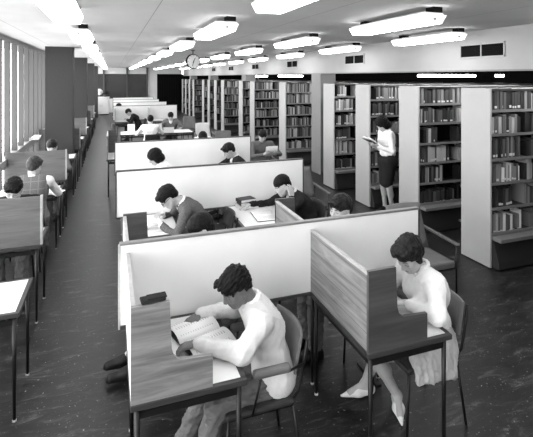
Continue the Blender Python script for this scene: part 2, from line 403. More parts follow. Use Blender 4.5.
# ------------------------------------------------------------------ bookcases
SH = [.42, .72, 1.02, 1.31, 1.61, 1.9]
BYS = [3.16, 4.49, 5.79, 7.09, 8.4, 11.03, 13.69, 15.02, 17.7, 19.02, 20.42, 21.76, 24.5, 25.83, 27.18, 28.5]
BD = .46; BX0 = 4.27; BX1 = 9.4
names = ['nearest bookcase at the right edge', 'second nearest bookcase', 'bookcase behind the standing woman', 'bookcase left of the standing woman', 'bookcase beside the grey column']
def shelf_mb(z, x1):
    mb = MB().box(.03, 0.01, z-.022, x1, BD-.01, z, mi=0).box(.03, .0, z-.028, x1, .012, z+.004, mi=1)
    return mb
uprights_x = [.035+.92*k for k in range(6)]
meshes = {}
def bookcase(yfar, i, nearcase):
    y0 = yfar-BD
    lb = ('tall steel bookcase with pale end panel, ' + names[i-1]) if 1 <= i <= 5 else ('tall steel bookcase with pale end panel, number %d counted back from the right edge' % i if i > 0 else 'tall steel bookcase just beyond the right edge')
    t = thing('bookcase', lb, 'bookcase', (BX0, y0, 0), 0, 'bookcases in a row with pale end panels')
    if not meshes:
        meshes['end'] = MB().box(0, 0, .01, .028, BD, 2.16, bev=.004).mesh('end_panel', M['panel'])
        for z in SH: meshes[z] = shelf_mb(z, 5.1).mesh('shelf', [M['shelf'], M['shelf_lip']])
        meshes['up'] = MB().box(-.018, .015, .05, .018, BD-.015, 2.12).mesh('upright', M['shelf'])
        meshes['top'] = MB().box(.03, .0, 2.13, 5.1, BD, 2.155).mesh('top_panel', M['shelf'])
        meshes['base'] = MB().prism([(-.10, .02), (-.10, .10), (0.0, .385), (BD, .385), (BD, .02)], .03, 5.1, axis='x').box(.03, -.13, .345, 5.1, 0.02, .385, mi=1).mesh('base_plinth', [M['shelf'], M['shelf_lip']])
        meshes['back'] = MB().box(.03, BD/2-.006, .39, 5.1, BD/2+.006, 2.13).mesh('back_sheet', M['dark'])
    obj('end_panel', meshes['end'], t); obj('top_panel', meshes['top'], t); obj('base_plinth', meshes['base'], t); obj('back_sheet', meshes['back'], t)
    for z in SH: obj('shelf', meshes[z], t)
    for x in uprights_x[1:]: obj('upright', meshes['up'], t, (x, 0, 0))
for i, y in enumerate(BYS): bookcase(y, i, i < 6)

bookmesh = {}
tones = ['black', 'charcoal', 'dark grey', 'mid grey', 'pale grey', 'whitish']
def book_mesh(tone, lab):
    k = (tone, lab)
    if k not in bookmesh:
        mb = MB().box(-.5, 0, 0, .5, 1, 1, bev=.0)
        if lab: mb.box(-.46, -.006, .08, .46, 0, .2, mi=1)
        bookmesh[k] = mb.mesh('library_book', [M['bk%d' % tone], M['label']])
    return bookmesh[k]
# individual books on the nearest cases, the rest one mass each
stuff = []; nind = 0
def ordinal(n):
    return ordn20[n-1] if n <= 20 else {2: 'twenty-', 3: 'thirty-', 4: 'forty-'}[n//10]+ordn20[n % 10-1] if n % 10 else {30: 'thirtieth', 40: 'fortieth'}.get(n, 'fiftieth')
ordn20 = 'first second third fourth fifth sixth seventh eighth ninth tenth eleventh twelfth thirteenth fourteenth fifteenth sixteenth seventeenth eighteenth nineteenth twentieth'.split()
shelfname = {0: 'bottom', 1: 'second', 2: 'third', 3: 'fourth', 4: 'fifth', 5: 'top'}
rb = random.Random(11)
vis = {1: 1.05, 2: 1.15, 3: .95}
def fill(yfar, i, si, z, xa, xb, single, gap=.25):
    """books stand along a shelf from xa to xb"""
    global nind
    y0 = yfar-BD; x = xa; n = 0
    toneset = rb.choice([[0, 0, 1, 1, 2], [0, 1, 2, 3, 4], [1, 1, 2, 4, 4], [2, 3, 3, 4, 5], [0, 1, 1, 2, 3]])
    base_h = rb.uniform(.2, .25); left = rb.random() < gap; lim = xb-(rb.uniform(.05, .4) if left else 0)
    while x < lim-.02:
        wd = rb.uniform(.018, .05)
        if rb.random() < .05: x += rb.uniform(.02, .08); continue
        if x+wd > xb-.01: break
        if any(x-.02 < u < x+wd+.02 for u in uprights_x): x += .022; continue
        h = min(base_h*rb.uniform(.82, 1.1), .262); dp = rb.uniform(.14, .2); yy = y0+rb.uniform(.015, .035)
        tone = rb.choice(toneset); lab = rb.random() < .55
        if single and nind < 300:
            n += 1; nind += 1
            o = obj('library_book', book_mesh(tone, lab), None, (BX0+x+wd/2, yy, z+.001)); o.scale = (wd-.002, dp, h)
            tag(o, '%s book, %s from the pale end, %s shelf, %s' % (tones[tone], ordinal(n), shelfname[si], names[i-1].replace(' at the right edge', ' of all')), 'book', 'books on the shelves of the %s' % names[i-1])
        else:
            stuff.append((BX0+x, yy, z+.001, BX0+x+wd-.002, yy+dp, z+h))
        x += wd
for i, y in enumerate(BYS):
    if i == 0: continue
    lim = {1: .56, 2: .72, 3: .42, 4: .5, 5: 1.2}.get(i, 2.6)
    for si, z in enumerate([.386]+SH[1:]):
        if i in (1, 2, 4): fill(y, i, si, z, .05, lim, True)
        elif i == 3: fill(y, i, si, z, .05, .55, True)
        else: fill(y, i, si, z, .05, lim, i == 5)
        fill(y, i, si, z, (lim if i != 3 else .55)+.02, 4.9 if i < 6 else 3.6, False)
bx = np.array(stuff); vi = [(0, 1, 2), (3, 1, 2), (3, 4, 2), (0, 4, 2), (0, 1, 5), (3, 1, 5), (3, 4, 5), (0, 4, 5)]
vv = np.stack([bx[:, list(q)] for q in vi], 1).reshape(-1, 3); ff = np.array([(0, 3, 2, 1), (4, 5, 6, 7), (0, 1, 5, 4), (1, 2, 6, 5), (2, 3, 7, 6), (3, 0, 4, 7)])
fa = (np.arange(len(bx))[:, None, None]*8+ff[None]).reshape(-1, 4)
bme = bpy.data.meshes.new('shelved_books'); bme.from_pydata(vv.tolist(), [], fa.tolist()); bme.materials.append(M['bookstuff'])
so = obj('shelved_books', bme)
tag(so, 'hundreds of farther library books filling the shelves of the stacks', 'books', None, 'stuff')
print('individual books', nind)

# ------------------------------------------------------------------ screens
def screen(yv, label, x0=.05, x1=2.32, capm='cap'):
    t = thing('partition_screen', label, 'screen', ((x0+x1)/2, yv, .73), 0, 'long pale dividing screens between the desks')
    h = (x1-x0)/2
    obj('board', MB().box(-h, -.014, 0, h, .014, .505, bev=.003).mesh('board', M['screen']), t)
    obj('top_cap', MB().box(-h-.006, -.02, .505, h+.006, .02, .522, bev=.004).mesh('top_cap', M[capm]), t, label='dark timber cap strip')
    obj('bottom_rail', MB().box(-h-.004, -.019, -.022, h+.004, .019, .0, bev=.003).mesh('bottom_rail', M['cap']), t)
    obj('end_strip', MB().box(h, -.018, -.02, h+.014, .018, .505).mesh('end_strip', M['cap']), t)
    obj('end_strip', MB().box(-h-.014, -.018, -.02, -h, .018, .505).mesh('end_strip', M['edge'] if yv < 3 else M['cap']), t)
    for s in (-1, 1):
        obj('post', MB().tube([(s*(h-.45), 0, -.0), (s*(h-.45), 0, -.725)], .012, 8).box(s*(h-.45)-.02, -.14, -.73, s*(h-.45)+.02, .14, -.715).mesh('post', M['steel']), t)
screen(2.91, 'nearest long pale dividing screen with a grey timber cap', capm='capwood')
screen(5.16, 'second long pale screen, behind the man resting his cheek', capm='cap')
screen(7.43, 'third long pale screen, behind the dark-haired woman reader', capm='cap')
screen(16.75, 'distant pale screen behind the man in a dark jacket', capm='cap')
screen(19.1, 'far pale screen, first behind the one with the dark-jacketed man', x1=2.2)
screen(21.3, 'far pale screen, second from the back wall', x1=2.1)
screen(23.6, 'farthest pale screen, nearest the back wall', x1=2.05)

# ------------------------------------------------------------------ desks
def desk(x0, x1, y0, y1, label, cat='desk', back=None, side=None, backmat='wood_y', sidemat='wood_x', group=None, top='laminate', name='study_desk', sidep=None, z=.735):
    cx, cy = (x0+x1)/2, (y0+y1)/2; w_, d_ = (x1-x0)/2, (y1-y0)/2
    t = thing(name, label, cat, (cx, cy, 0), 0, group)
    obj('tabletop', MB().box(-w_+.02, -d_+.02, z-.012, w_-.02, d_-.02, z, bev=.001).mesh('tabletop', M[top]), t, label='smooth pale writing surface')
    ed = MB(); a, b = .028, z-.03
    ed.box(-w_, -d_, b, w_, -d_+a, z+.002, bev=.004).box(-w_, d_-a, b, w_, d_, z+.002, bev=.004).box(-w_, -d_+a, b, -w_+a, d_-a, z+.002).box(w_-a, -d_+a, b, w_, d_-a, z+.002).box(-w_+a, -d_+a, b, w_-a, d_-a, z-.012)
    obj('edge_frame', ed.mesh('edge_frame', M['desk_edge']), t, label='dark timber edging')
    rl = MB(); i = .035
    for (ax, ay, bx, by) in ((-w_+i, -d_+i, w_-i, -d_+i), (-w_+i, d_-i, w_-i, d_-i), (-w_+i, -d_+i, -w_+i, d_-i), (w_-i, -d_+i, w_-i, d_-i)):
        rl.box(min(ax, bx)-.006, min(ay, by)-.006, z-.088, max(ax, bx)+.006, max(ay, by)+.006, z-.052)
    for sx in (-1, 0, 1):
        for sy in (-1, 1): rl.box(sx*(w_-.08)-.008, sy*(d_-i)-.005, z-.055, sx*(w_-.08)+.008, sy*(d_-i)+.005, z-.03)
    obj('rail', rl.mesh('rail', M['steel']), t)
    lm = MB().tube([(0, 0, .012), (0, 0, z-.032)], [.011, .0145], 10).tube([(0, 0, 0), (0, 0, .014)], .013, 10, mi=1).mesh('leg', [M['steel'], M['ferrule']])
    for sx in (-1, 1):
        for sy in (-1, 1): obj('leg', lm, t, (sx*(w_-i), sy*(d_-i), 0))
    if back:      # panel along y at the low-x end
        obj('back_panel', MB().box(-w_+.004, -d_+.024, z+.003, -w_+.028, d_-.003, z+.44, bev=.002).mesh('back_panel', M[backmat]), t)
        obj('panel_edging', MB().box(-w_+.003, -d_+.02, z+.44, -w_+.029, d_-.003, z+.455, bev=.003).mesh('panel_edging', M['edge']), t)
    if side:      # stepped side panel, at -y or +y
        y_ = -d_+.003 if side == 'near' else d_-.025
        P = [(-w_+.004, z+.003), (w_*.34, z+.003)]
        if sidep: P = sidep
        else:
            L_ = 2*w_
            P = [(0.004, .003), (.40*L_/.58*1., .003), (.40*L_/.58, .162), (.245, .172), (.222, .182), (.206, .2), (.196, .235), (.186, .468), (.004, .468)]
            P = [(-w_+a_, z+b_) for a_, b_ in P]
        o = obj('side_panel', MB().prism(P, y_, y_+.022).mesh('side_panel', M[sidemat]), t)
    return t
desk(.08, .66, 2.16, 2.89, 'study carrel desk of the man in the cream sweater, with stepped timber side panel', 'study carrel', back=1, side='near', backmat='screen', name='study_carrel')
desk(1.36, 1.95, 2.12, 2.89, 'study carrel desk of the woman in the white blouse, timber boarded outside', 'study carrel', back=1, side='near', backmat='wood_y', sidemat='wood_dark', name='study_carrel')
desk(.08, .66, 2.93, 3.68, 'study carrel desk behind the nearest screen at its left end', 'study carrel', back=1, side='far', backmat='screen', sidemat='wood_dark', name='study_carrel')
desk(1.38, 1.96, 2.93, 3.68, 'study carrel desk behind the nearest screen at its right end', 'study carrel', back=1, side='far', backmat='wood_y', sidemat='wood_dark', name='study_carrel')
desk(.09, .67, 4.39, 5.14, 'white-topped desk of the man with glasses')
desk(1.28, 1.9, 4.3, 5.14, 'white-topped desk with the stacked books, of the man resting his cheek')
desk(.1, .68, 6.66, 7.4, 'white-topped desk of the dark-haired woman behind the second screen')
desk(1.02, 1.6, 6.66, 7.4, 'white-topped desk of the young man in a dark suit')
desk(-.1, .48, 8.75, 9.6, 'study carrel with timber end panel at the aisle, behind the third screen', 'study carrel', back=1, side='far', backmat='wood_y', sidemat='wood_dark', name='study_carrel')
desk(.55, 1.5, 9.1, 9.85, 'pale reading desk just behind the third screen, centre')
desk(1.6, 2.45, 9.2, 9.9, 'pale reading desk of the stooping reader in white')
desk(.2, 1.15, 12.35, 13.2, 'pale reading desk in front of the man in the white shirt')
desk(1.2, 2.2, 12.35, 13.2, 'pale reading desk in front of the man facing the camera')
desk(.08, .7, 15.95, 16.73, 'distant carrel desk of the man in a dark jacket', 'study carrel', back=1, name='study_carrel')
desk(1.25, 1.9, 15.95, 16.73, 'distant carrel desk with a pale back panel', 'study carrel', back=1, backmat='panel', name='study_carrel')

# window-side desks: plain ones, and ones with a timber panel along their near edge
def wdesk(yv, panel, label):
    xe = -.58 if yv < 4 else -.63 if yv < 5 else -.67
    t = desk(xe-.8, xe, yv, yv+.55, label, 'study carrel' if panel else 'desk', name='study_carrel' if panel else 'study_desk')
    if panel:
        obj('back_panel', MB().box(-.4, -.272, .74, .4, -.25, 1.19, bev=.003).mesh('back_panel', M['wood_left']), t)
        obj('panel_edging', MB().box(.4, -.275, .74, .422, -.245, 1.2, bev=.003).mesh('panel_edging', M['edge']), t)
wdesk(3.27, False, 'plain white-topped desk at the lower left edge')
wdesk(4.52, True, 'timber-panelled carrel at the left edge, nearest of the window carrels')
wdesk(6.4, False, 'paper-strewn desk of the reader in the checked vest')
wdesk(7.26, True, 'timber-panelled carrel behind the reader in the checked vest')
wdesk(9.14, False, 'plain desk in front of the first window column')
wdesk(10.3, True, 'timber-panelled carrel just past the first window column')
wdesk(11.9, False, 'plain white-topped desk between the first two window columns')
wdesk(12.8, True, 'timber-panelled carrel between the first two window columns')
wdesk(14.4, False, 'plain desk in front of the second window column')
wdesk(15.6, True, 'timber-panelled carrel past the second window column')
wdesk(17.2, False, 'plain desk between the second and third window columns')
wdesk(18.2, True, 'timber-panelled carrel between the second and third window columns')
wdesk(20.2, False, 'plain desk in front of the third window column')

# ------------------------------------------------------------------ chairs
def study_chair(label, loc, rz, arms=False, vm='vinyl_dark', group=None, cushion='vinyl_dark'):
    """faces local +x"""
    t = thing('study_chair', label, 'chair', loc, rz, group)
    obj('seat', MB().box(-.2, -.2, .425, .21, .2, .46, bev=.014).mesh('seat', M[cushion]), t)
    g = []
    for i in range(7):
        z = .60+.205*i/6; row = []
        for j in range(9):
            v = (j-4)/4; row.append((-.245-.045*(z-.6)/.2+.045*v*v, v*.2*(1-.04*(i/6)), z))
        g.append(row)
    obj('backrest', MB().sheet(g, .014).mesh('backrest', M[vm]), t)
    r = .0095
    for s in (-1, 1):
        obj('leg', MB().tube([(.19, s*.18, .43), (.22, s*.2, 0)], r, 8).mesh('leg', M['steel']), t)
        obj('leg', MB().tube([(-.19, s*.18, .43), (-.25, s*.2, 0)], r, 8).mesh('leg', M['steel']), t)
        obj('back_post', MB().tube([(-.17, s*.17, .42), (-.225, s*.185, .5), (-.255, s*.19, .66), (-.28, s*.18, .78)], r, 8).mesh('back_post', M['steel']), t)
        if arms:
            obj('arm_pad', MB().box(-.15, s*.235-.024, .658, .07, s*.235+.024, .702, bev=.016).mesh('arm_pad', M['vinyl']), t, label='padded arm rest')
            obj('arm_bracket', MB().tube([(-.255, s*.2, .655), (-.14, s*.24, .66), (.05, s*.24, .662)], .007, 8).tube([(.02, s*.235, .66), (.06, s*.2, .43)], .007, 8).mesh('arm_bracket', M['steel']), t)
    obj('seat_frame', MB().tube([(.19, -.18, .42), (.19, .18, .42), (-.19, .18, .42), (-.19, -.18, .42), (.19, -.18, .42)], r, 8).mesh('seat_frame', M['steel']), t)
    return t
W = PI
study_chair('vinyl chair with padded arms under the man in the cream sweater', (.79, 2.49, 0), W, arms=True, vm='vinyl')
study_chair('dark vinyl chair under the woman in the white blouse', (1.96, 2.48, 0), W, arms=False, vm='vinyl')
study_chair('chair of the reader behind the nearest screen, left', (.82, 3.3, 0), W)
study_chair('chair of the youth behind the nearest screen, right', (1.98, 3.3, 0), W)
study_chair('chair of the man with glasses', (1.0, 4.72, 0), W)
study_chair('chair of the man resting his cheek', (2.1, 4.72, 0), W)
study_chair('chair of the dark-haired woman behind the second screen', (.96, 6.98, 0), W)
study_chair('chair of the young man in the dark suit', (1.96, 7.05, 0), W)
study_chair('chair of the reader in the checked vest', (-1.0, 5.98, 0), PI/2)
study_chair('chair behind the nearest timber panel at the left edge', (-1.05, 5.38, 0), -PI/2)
study_chair('chair of the reader whose head shows over the second panel', (-1.1, 8.2, 0), -PI/2)
study_chair('empty chair at the desk before the first column', (-1.0, 8.78, 0), PI/2)
study_chair('chair of the distant man in a dark jacket', (.88, 16.2, 0), W)
study_chair('chair of the man in the white shirt', (1.0, 11.95, 0), PI/2)
study_chair('chair of the man facing the camera', (1.68, 13.55, 0), -PI/2)
study_chair('chair of the stooping reader in white', (2.05, 10.25, 0), -PI/2)

def easy_chair(label, loc, rz, vm='vinyl', sm='vinyl'):
    """faces local +x"""
    t = thing('easy_chair', label, 'armchair', loc, rz, 'easy chairs beside the ends of the screens')
    obj('seat', MB().box(-.22, -.235, .36, .25, .235, .43, bev=.018).mesh('seat', M[sm]), t)
    g = []
    for i in range(7):
        u = i/6; z = .42+.46*u; row = []
        for j in range(9):
            v = (j-4)/4; row.append((-.2-.13*u+.02*v*v, v*(.24-.03*u), z+.008*(1-v*v)))
        g.append(row)
    obj('backrest', MB().sheet(g, .035).mesh('backrest', M[vm]), t)
    for s in (-1, 1):
        obj('arm_rest', MB().prism([(-.3, .605), (-.3, .625), (.24, .60), (.25, .59), (.24, .58)], s*.275-.017, s*.275+.017).mesh('arm_rest', M['armwood']), t, label='sloping timber arm')
        obj('leg', MB().tube([(.22, s*.275, .58), (.22, s*.275, 0)], .011, 8).mesh('leg', M['steel']), t)
        obj('leg', MB().tube([(-.25, s*.275, .62), (-.25, s*.275, 0)], .011, 8).mesh('leg', M['steel']), t)
    obj('seat_frame', MB().tube([(.22, -.275, .345), (.22, .275, .345), (-.25, .275, .345), (-.25, -.275, .345), (.22, -.275, .345)], .011, 8).mesh('seat_frame', M['steel']), t)
    return t
easy_chair('grey vinyl easy chair right of the nearest screen', (3.05, 3.78, 0), -PI/2)
easy_chair('grey vinyl easy chair right of the second screen, by the cheek-resting man', (2.74, 5.98, 0), -PI/2)
easy_chair('easy chair under the man holding up a white sheet', (2.92, 8.55, 0), -PI/2)
easy_chair('empty grey easy chair behind the right end of the third screen', (2.75, 10.9, 0), -PI/2)
easy_chair('empty pale easy chair left of the grey one behind the third screen', (2.62, 13.0, 0), -PI/2, 'vinyl_light', 'vinyl_light')
easy_chair('empty dark easy chair farthest off, before the white bookcase ends', (2.6, 15.35, 0), -PI/2, 'vinyl', 'vinyl_dark')

# ------------------------------------------------------------------ smooth solids (people)
V = lambda *a: np.array(a, float)
def nrm(v): v = np.asarray(v, float); return v/(np.linalg.norm(v)+1e-9)
def rotm(axis, deg):
    return np.array(Matrix.Rotation(math.radians(deg), 3, Vector(axis)))
def cap(a, b, ra, rb=None, k=.03, sub=False): return ('c', V(*a), V(*b), ra, ra if rb is None else rb, k, sub)
def ell(c, r, R=None, k=.03, sub=False): return ('e', V(*c), V(*r), np.eye(3) if R is None else R, None, k, sub)
def solid(prims, h, post=None):
    lo = np.full(3, 1e9); hi = -lo
    for p in prims:
        if p[6]: continue
        if p[0] == 'c':
            r = max(p[3], p[4]); lo = np.minimum(lo, np.minimum(p[1], p[2])-r); hi = np.maximum(hi, np.maximum(p[1], p[2])+r)
        else:
            r = max(p[2]); lo = np.minimum(lo, p[1]-r); hi = np.maximum(hi, p[1]+r)
    lo -= 4*h+.01; hi += 4*h+.01
    n = np.ceil((hi-lo)/h).astype(int)+1
    F = np.full(n, 9., np.float32)
    ax = [lo[i]+h*np.arange(n[i]) for i in range(3)]
    for p in prims:
        k = p[5]; pad = k*1.2+3*h
        if p[0] == 'c':
            r = max(p[3], p[4]); a = np.minimum(p[1], p[2])-r-pad; b = np.maximum(p[1], p[2])+r+pad
        else:
            r = max(p[2]); a = p[1]-r-pad; b = p[1]+r+pad
        i0 = np.clip(np.floor((a-lo)/h).astype(int), 0, n); i1 = np.clip(np.ceil((b-lo)/h).astype(int)+1, 0, n)
        if (i1 <= i0).any(): continue
        sl = tuple(slice(i0[i], i1[i]) for i in range(3))
        X = ax[0][sl[0]][:, None, None].astype(np.float32); Y = ax[1][sl[1]][None, :, None].astype(np.float32); Z = ax[2][sl[2]][None, None, :].astype(np.float32)
        if p[0] == 'c':
            d = p[2]-p[1]; L2 = float(d@d)+1e-12; px, py, pz = X-p[1][0], Y-p[1][1], Z-p[1][2]
            t = np.clip((px*d[0]+py*d[1]+pz*d[2])/L2, 0, 1)
            D = np.sqrt((px-t*d[0])**2+(py-t*d[1])**2+(pz-t*d[2])**2)-(p[3]+(p[4]-p[3])*t)
        else:
            R = p[3]; px, py, pz = X-p[1][0], Y-p[1][1], Z-p[1][2]
            q = [(px*R[0, i]+py*R[1, i]+pz*R[2, i]) for i in range(3)]
            k0 = np.sqrt(sum((q[i]/p[2][i])**2 for i in range(3))); k1 = np.sqrt(sum((q[i]/p[2][i]**2)**2 for i in range(3)))+1e-6
            D = k0*(k0-1)/k1
        G = F[sl]
        if p[6]:
            D = -D; m = np.clip(.5-.5*(D-G)/k, 0, 1) if False else np.clip(.5+.5*(D-G)/k, 0, 1)
            F[sl] = G+(D-G)*m+k*m*(1-m)
        else:
            m = np.clip(.5+.5*(G-D)/k, 0, 1); F[sl] = G+(D-G)*m-k*m*(1-m)
    if post is not None: F = post(F, ax)
    F[0] = F[-1] = 9; F[:, 0] = F[:, -1] = 9; F[:, :, 0] = F[:, :, -1] = 9
    return nets(F, lo, h)
def nets(F, org, h):
    ins = F < 0
    cs = [(a, b, c) for a in (0, 1) for b in (0, 1) for c in (0, 1)]
    s = np.zeros(np.array(F.shape)-1, np.int8)
    for a, b, c in cs: s += ins[a:F.shape[0]-1+a, b:F.shape[1]-1+b, c:F.shape[2]-1+c]
    act = (s > 0) & (s < 8); idx = np.argwhere(act); vid = np.full(act.shape, -1, np.int32); vid[act] = np.arange(len(idx))
    acc = np.zeros((len(idx), 3)); cnt = np.zeros(len(idx))
    for a in cs:
        for ax_ in range(3):
            if a[ax_] == 1: continue
            b = list(a); b[ax_] = 1
            fa = F[idx[:, 0]+a[0], idx[:, 1]+a[1], idx[:, 2]+a[2]]; fb = F[idx[:, 0]+b[0], idx[:, 1]+b[1], idx[:, 2]+b[2]]
            m = (fa < 0) != (fb < 0); t = np.where(m, fa/np.where(m, fa-fb, 1), 0)
            p = np.array(a, float)[None]+np.zeros((len(idx), 3)); p[:, ax_] = t
            acc += p*m[:, None]; cnt += m
    v = org+h*(idx+acc/cnt[:, None])
    fs = []
    for ax_ in range(3):
        u, w = (ax_+1) % 3, (ax_+2) % 3
        A = np.take(ins, range(F.shape[ax_]-1), ax_); B = np.take(ins, range(1, F.shape[ax_]), ax_)
        e = np.argwhere(A != B); e = e[(e[:, u] > 0) & (e[:, w] > 0) & (e[:, u] < F.shape[u]-1) & (e[:, w] < F.shape[w]-1)]
        q = []
        for du, dw in ((-1, -1), (0, -1), (0, 0), (-1, 0)):
            c = e.copy(); c[:, u] += du; c[:, w] += dw; q.append(vid[c[:, 0], c[:, 1], c[:, 2]])
        q = np.stack(q, 1); flip = ~ins[e[:, 0], e[:, 1], e[:, 2]]; q[flip] = q[flip][:, ::-1]; fs.append(q)
    return v, np.concatenate(fs)
def relax(v, f, it=2, lam=.5):
    for _ in range(it):
        n = len(v); a = np.concatenate([f[:, i] for i in range(4)]+[f[:, (i+1) % 4] for i in range(4)]); b = np.concatenate([f[:, (i+1) % 4] for i in range(4)]+[f[:, i] for i in range(4)])
        c = np.bincount(a, minlength=n); acc = np.stack([np.bincount(a, v[b, k], n) for k in range(3)], 1)
        v = v+lam*(acc/np.maximum(c, 1)[:, None]-v)
    return v
def normals(v, f):
    n = np.cross(v[f[:, 2]]-v[f[:, 0]], v[f[:, 3]]-v[f[:, 1]]); a = f.ravel(); nn = np.repeat(n, 4, 0)
    N_ = np.stack([np.bincount(a, nn[:, k], len(v)) for k in range(3)], 1)
    return N_/(np.linalg.norm(N_, axis=1)[:, None]+1e-9)
def wrinkle(v, f, amp, fr, seed=0, crease=False):
    rs = np.random.RandomState(seed); w = np.zeros(len(v))
    for i in range(7):
        d = nrm(rs.randn(3)); ph = rs.rand()*6; q = (v@nrm(rs.randn(3)))*fr*.4
        sn = np.sin((v@d)*fr*(1+.35*i)+ph+1.5*np.sin(q)); w += (1.2-2.4*np.sqrt(np.abs(sn)) if crease else sn)/(1+.35*i)
    return v+normals(v, f)*(amp*w/2)[:, None]
def tomesh(name, v, f, m, tone=None):
    me = bpy.data.meshes.new(name); me.from_pydata(v.tolist(), [], f.tolist()); me.materials.append(m)
    me.polygons.foreach_set('use_smooth', np.ones(len(f), bool))
    if tone is not None:
        a = me.attributes.new('tone', 'FLOAT', 'POINT'); a.data.foreach_set('value', tone.astype(np.float32))
    me.update(); return me

def ik(S, T, l1, l2, hint):
    d = T-S; L = np.linalg.norm(d)
    if L > (l1+l2)*.995: T = S+d/L*(l1+l2)*.995; d = T-S; L = np.linalg.norm(d)
    a = (l1*l1-l2*l2+L*L)/(2*L); hgt = math.sqrt(max(l1*l1-a*a, 0)); u = d/L
    hh = np.asarray(hint, float); hh = hh-u*(hh@u); return S+u*a+nrm(hh)*hgt, T

def hand_prims(w, f, n, side, s=1., curl=25, h=.006):
    """w wrist, f finger direction, n palm normal; side=+1 when the thumb leaves on the s x side"""
    f = nrm(f); n = nrm(n-f*(n@f)); sd = np.cross(n, f)*side; P = []
    P.append(ell(w+f*.05*s, (.045*s, .036*s, .013*s), np.stack([f, sd, n], 1), k=.012))
    lens = (.072, .08, .075, .06)
    for i, L in enumerate(lens):
        off = (1.5-i)*.0195*s
        b = w+f*(.088-.004*abs(i-1))*s+sd*off; a = w+f*.03*s+sd*off*.6
        P.append(cap(a, b, .0105*s, .0095*s, k=.007))
        seg = [.42*L*s, .32*L*s, .26*L*s]; ang = 0; p = b; fd = nrm(f+sd*(1.5-i)*.07)
        for j, l in enumerate(seg):
            ang += math.radians(curl*(.7, 1., .7)[j]+i*2); dr = fd*math.cos(ang)+n*math.sin(ang); q = p+dr*l
            P.append(cap(p, q, (.009-.0008*j)*s, (.0084-.0009*j)*s, k=.0035)); p = q
    a = w+f*.02*s+sd*.022*s; b = w+f*.05*s+sd*.045*s+n*.01*s; c = b+(f*.8+sd*.35+n*.4)*.033*s; d = c+(f*.95+sd*.0+n*.4)*.026*s
    P += [cap(a, b, .014*s, .012*s, k=.01), cap(b, c, .011*s, .0095*s, k=.004), cap(c, d, .0095*s, .008*s, k=.004)]
    return P

def head_prims(hc, R, fem=False, s=1.):
    T = lambda x, y, z: hc+R@(V(x, y, z)*s)
    E = lambda c, r, k=.02, sub=False: ell(T(*c), tuple(np.array(r)*s), R, k, sub)
    P = [E((-.012, 0, .032), (.097, .076, .086), .03), E((.028, 0, -.03), (.058, .056, .076), .03), E((.045, 0, -.065), (.042, .042, .038), .03),
         E((.068, 0, -.092), (.018, .02, .016), .02)]
    for sg in (-1, 1):
        P += [cap(T(-.005, sg*.058, -.045), T(.055, sg*.026, -.092), .015*s, .013*s, k=.025),
              E((.062, sg*.036, -.022), (.022, .022, .02), .02),
              cap(T(.079, sg*.012, .022), T(.068, sg*.045, .02), .010*s, .008*s, k=.012),
              E((.094, sg*.031, .0), (.016, .017, .012), .012, True),
              E((.071, sg*.031, .0), (.014, .015, .012), .005),
              E((-.008, sg*.077, -.008), (.018, .007, .031), .006), E((-.004, sg*.086, -.004), (.009, .005, .017), .005, True)]
    P += [cap(T(.084, 0, .012), T(.106, 0, -.030), .0075*s, .0105*s, k=.010), E((.098, .011, -.035), (.010, .007, .007), .006), E((.098, -.011, -.035), (.010, .007, .007), .006),
          E((.084, 0, -.059), (.011, .022, .0065), .006), E((.082, 0, -.070), (.011, .019, .0065), .006)]
    return P

def hair_mesh(style, h, s=1., seed=1):
    E = lambda c, r, k=.02, sub=False: ell(tuple(np.array(c)*s), tuple(np.array(r)*s), None, k, sub)
    P = []
    if style in ('short', 'curly', 'crop', 'quiff'):
        t = {'short': .010, 'curly': .010, 'crop': .006, 'quiff': .011}[style]
        P.append(E((-.014, 0, .04), (.098+t, .077+t, .085+t)))
        P.append(E((-.065, 0, -.02), (.038+t*.6, .058+t*.6, .05)))
        P.append(E((.115, 0, -.055), (.075, .12, .092), .008, True))      # face
        P.append(E((.03, .085, -.045), (.058, .05, .066), .008, True)); P.append(E((.03, -.085, -.045), (.058, .05, .066), .008, True))
        P.append(E((-.02, 0, -.15), (.12, .12, .075), .01, True))
        if style in ('curly', 'quiff'):
            for y in (-.045, -.02, .01, .035): P.append(E((.075, y, .075+.01*math.cos(y*30)), (.032, .022, .022), .012))
    elif style == 'bob':
        P += [E((-.02, 0, .035), (.118, .1, .105)), E((-.06, 0, -.06), (.075, .085, .075)), E((-.01, .075, -.04), (.05, .028, .07)), E((-.01, -.075, -.04), (.05, .028, .07)),
              E((.135, 0, -.06), (.085, .075, .12), .01, True)]
    elif style == 'updo':
        P += [E((-.016, 0, .045), (.106, .088, .09)), E((-.05, 0, .1), (.062, .05, .04)), E((-.09, 0, .03), (.05, .06, .055)), E((-.07, 0, -.03), (.048, .064, .055)),
              E((.05, .03, .085), (.055, .05, .042)), E((.045, -.035, .08), (.055, .045, .042)), E((-.005, .07, .0), (.03, .022, .05)), E((-.005, -.07, .0), (.03, .022, .05)),
              E((.12, 0, -.06), (.075, .10, .1), .008, True), E((-.02, 0, -.16), (.12, .12, .075), .01, True)]
    v, f = solid(P, h); v = relax(v, f, 1)
    amp = {'short': .0025, 'curly': .005, 'crop': .001, 'quiff': .003, 'bob': .003, 'updo': .005}[style]
    v = wrinkle(v, f, amp, {'curly': 150, 'updo': 95}.get(style, 110), seed)
    return v, f

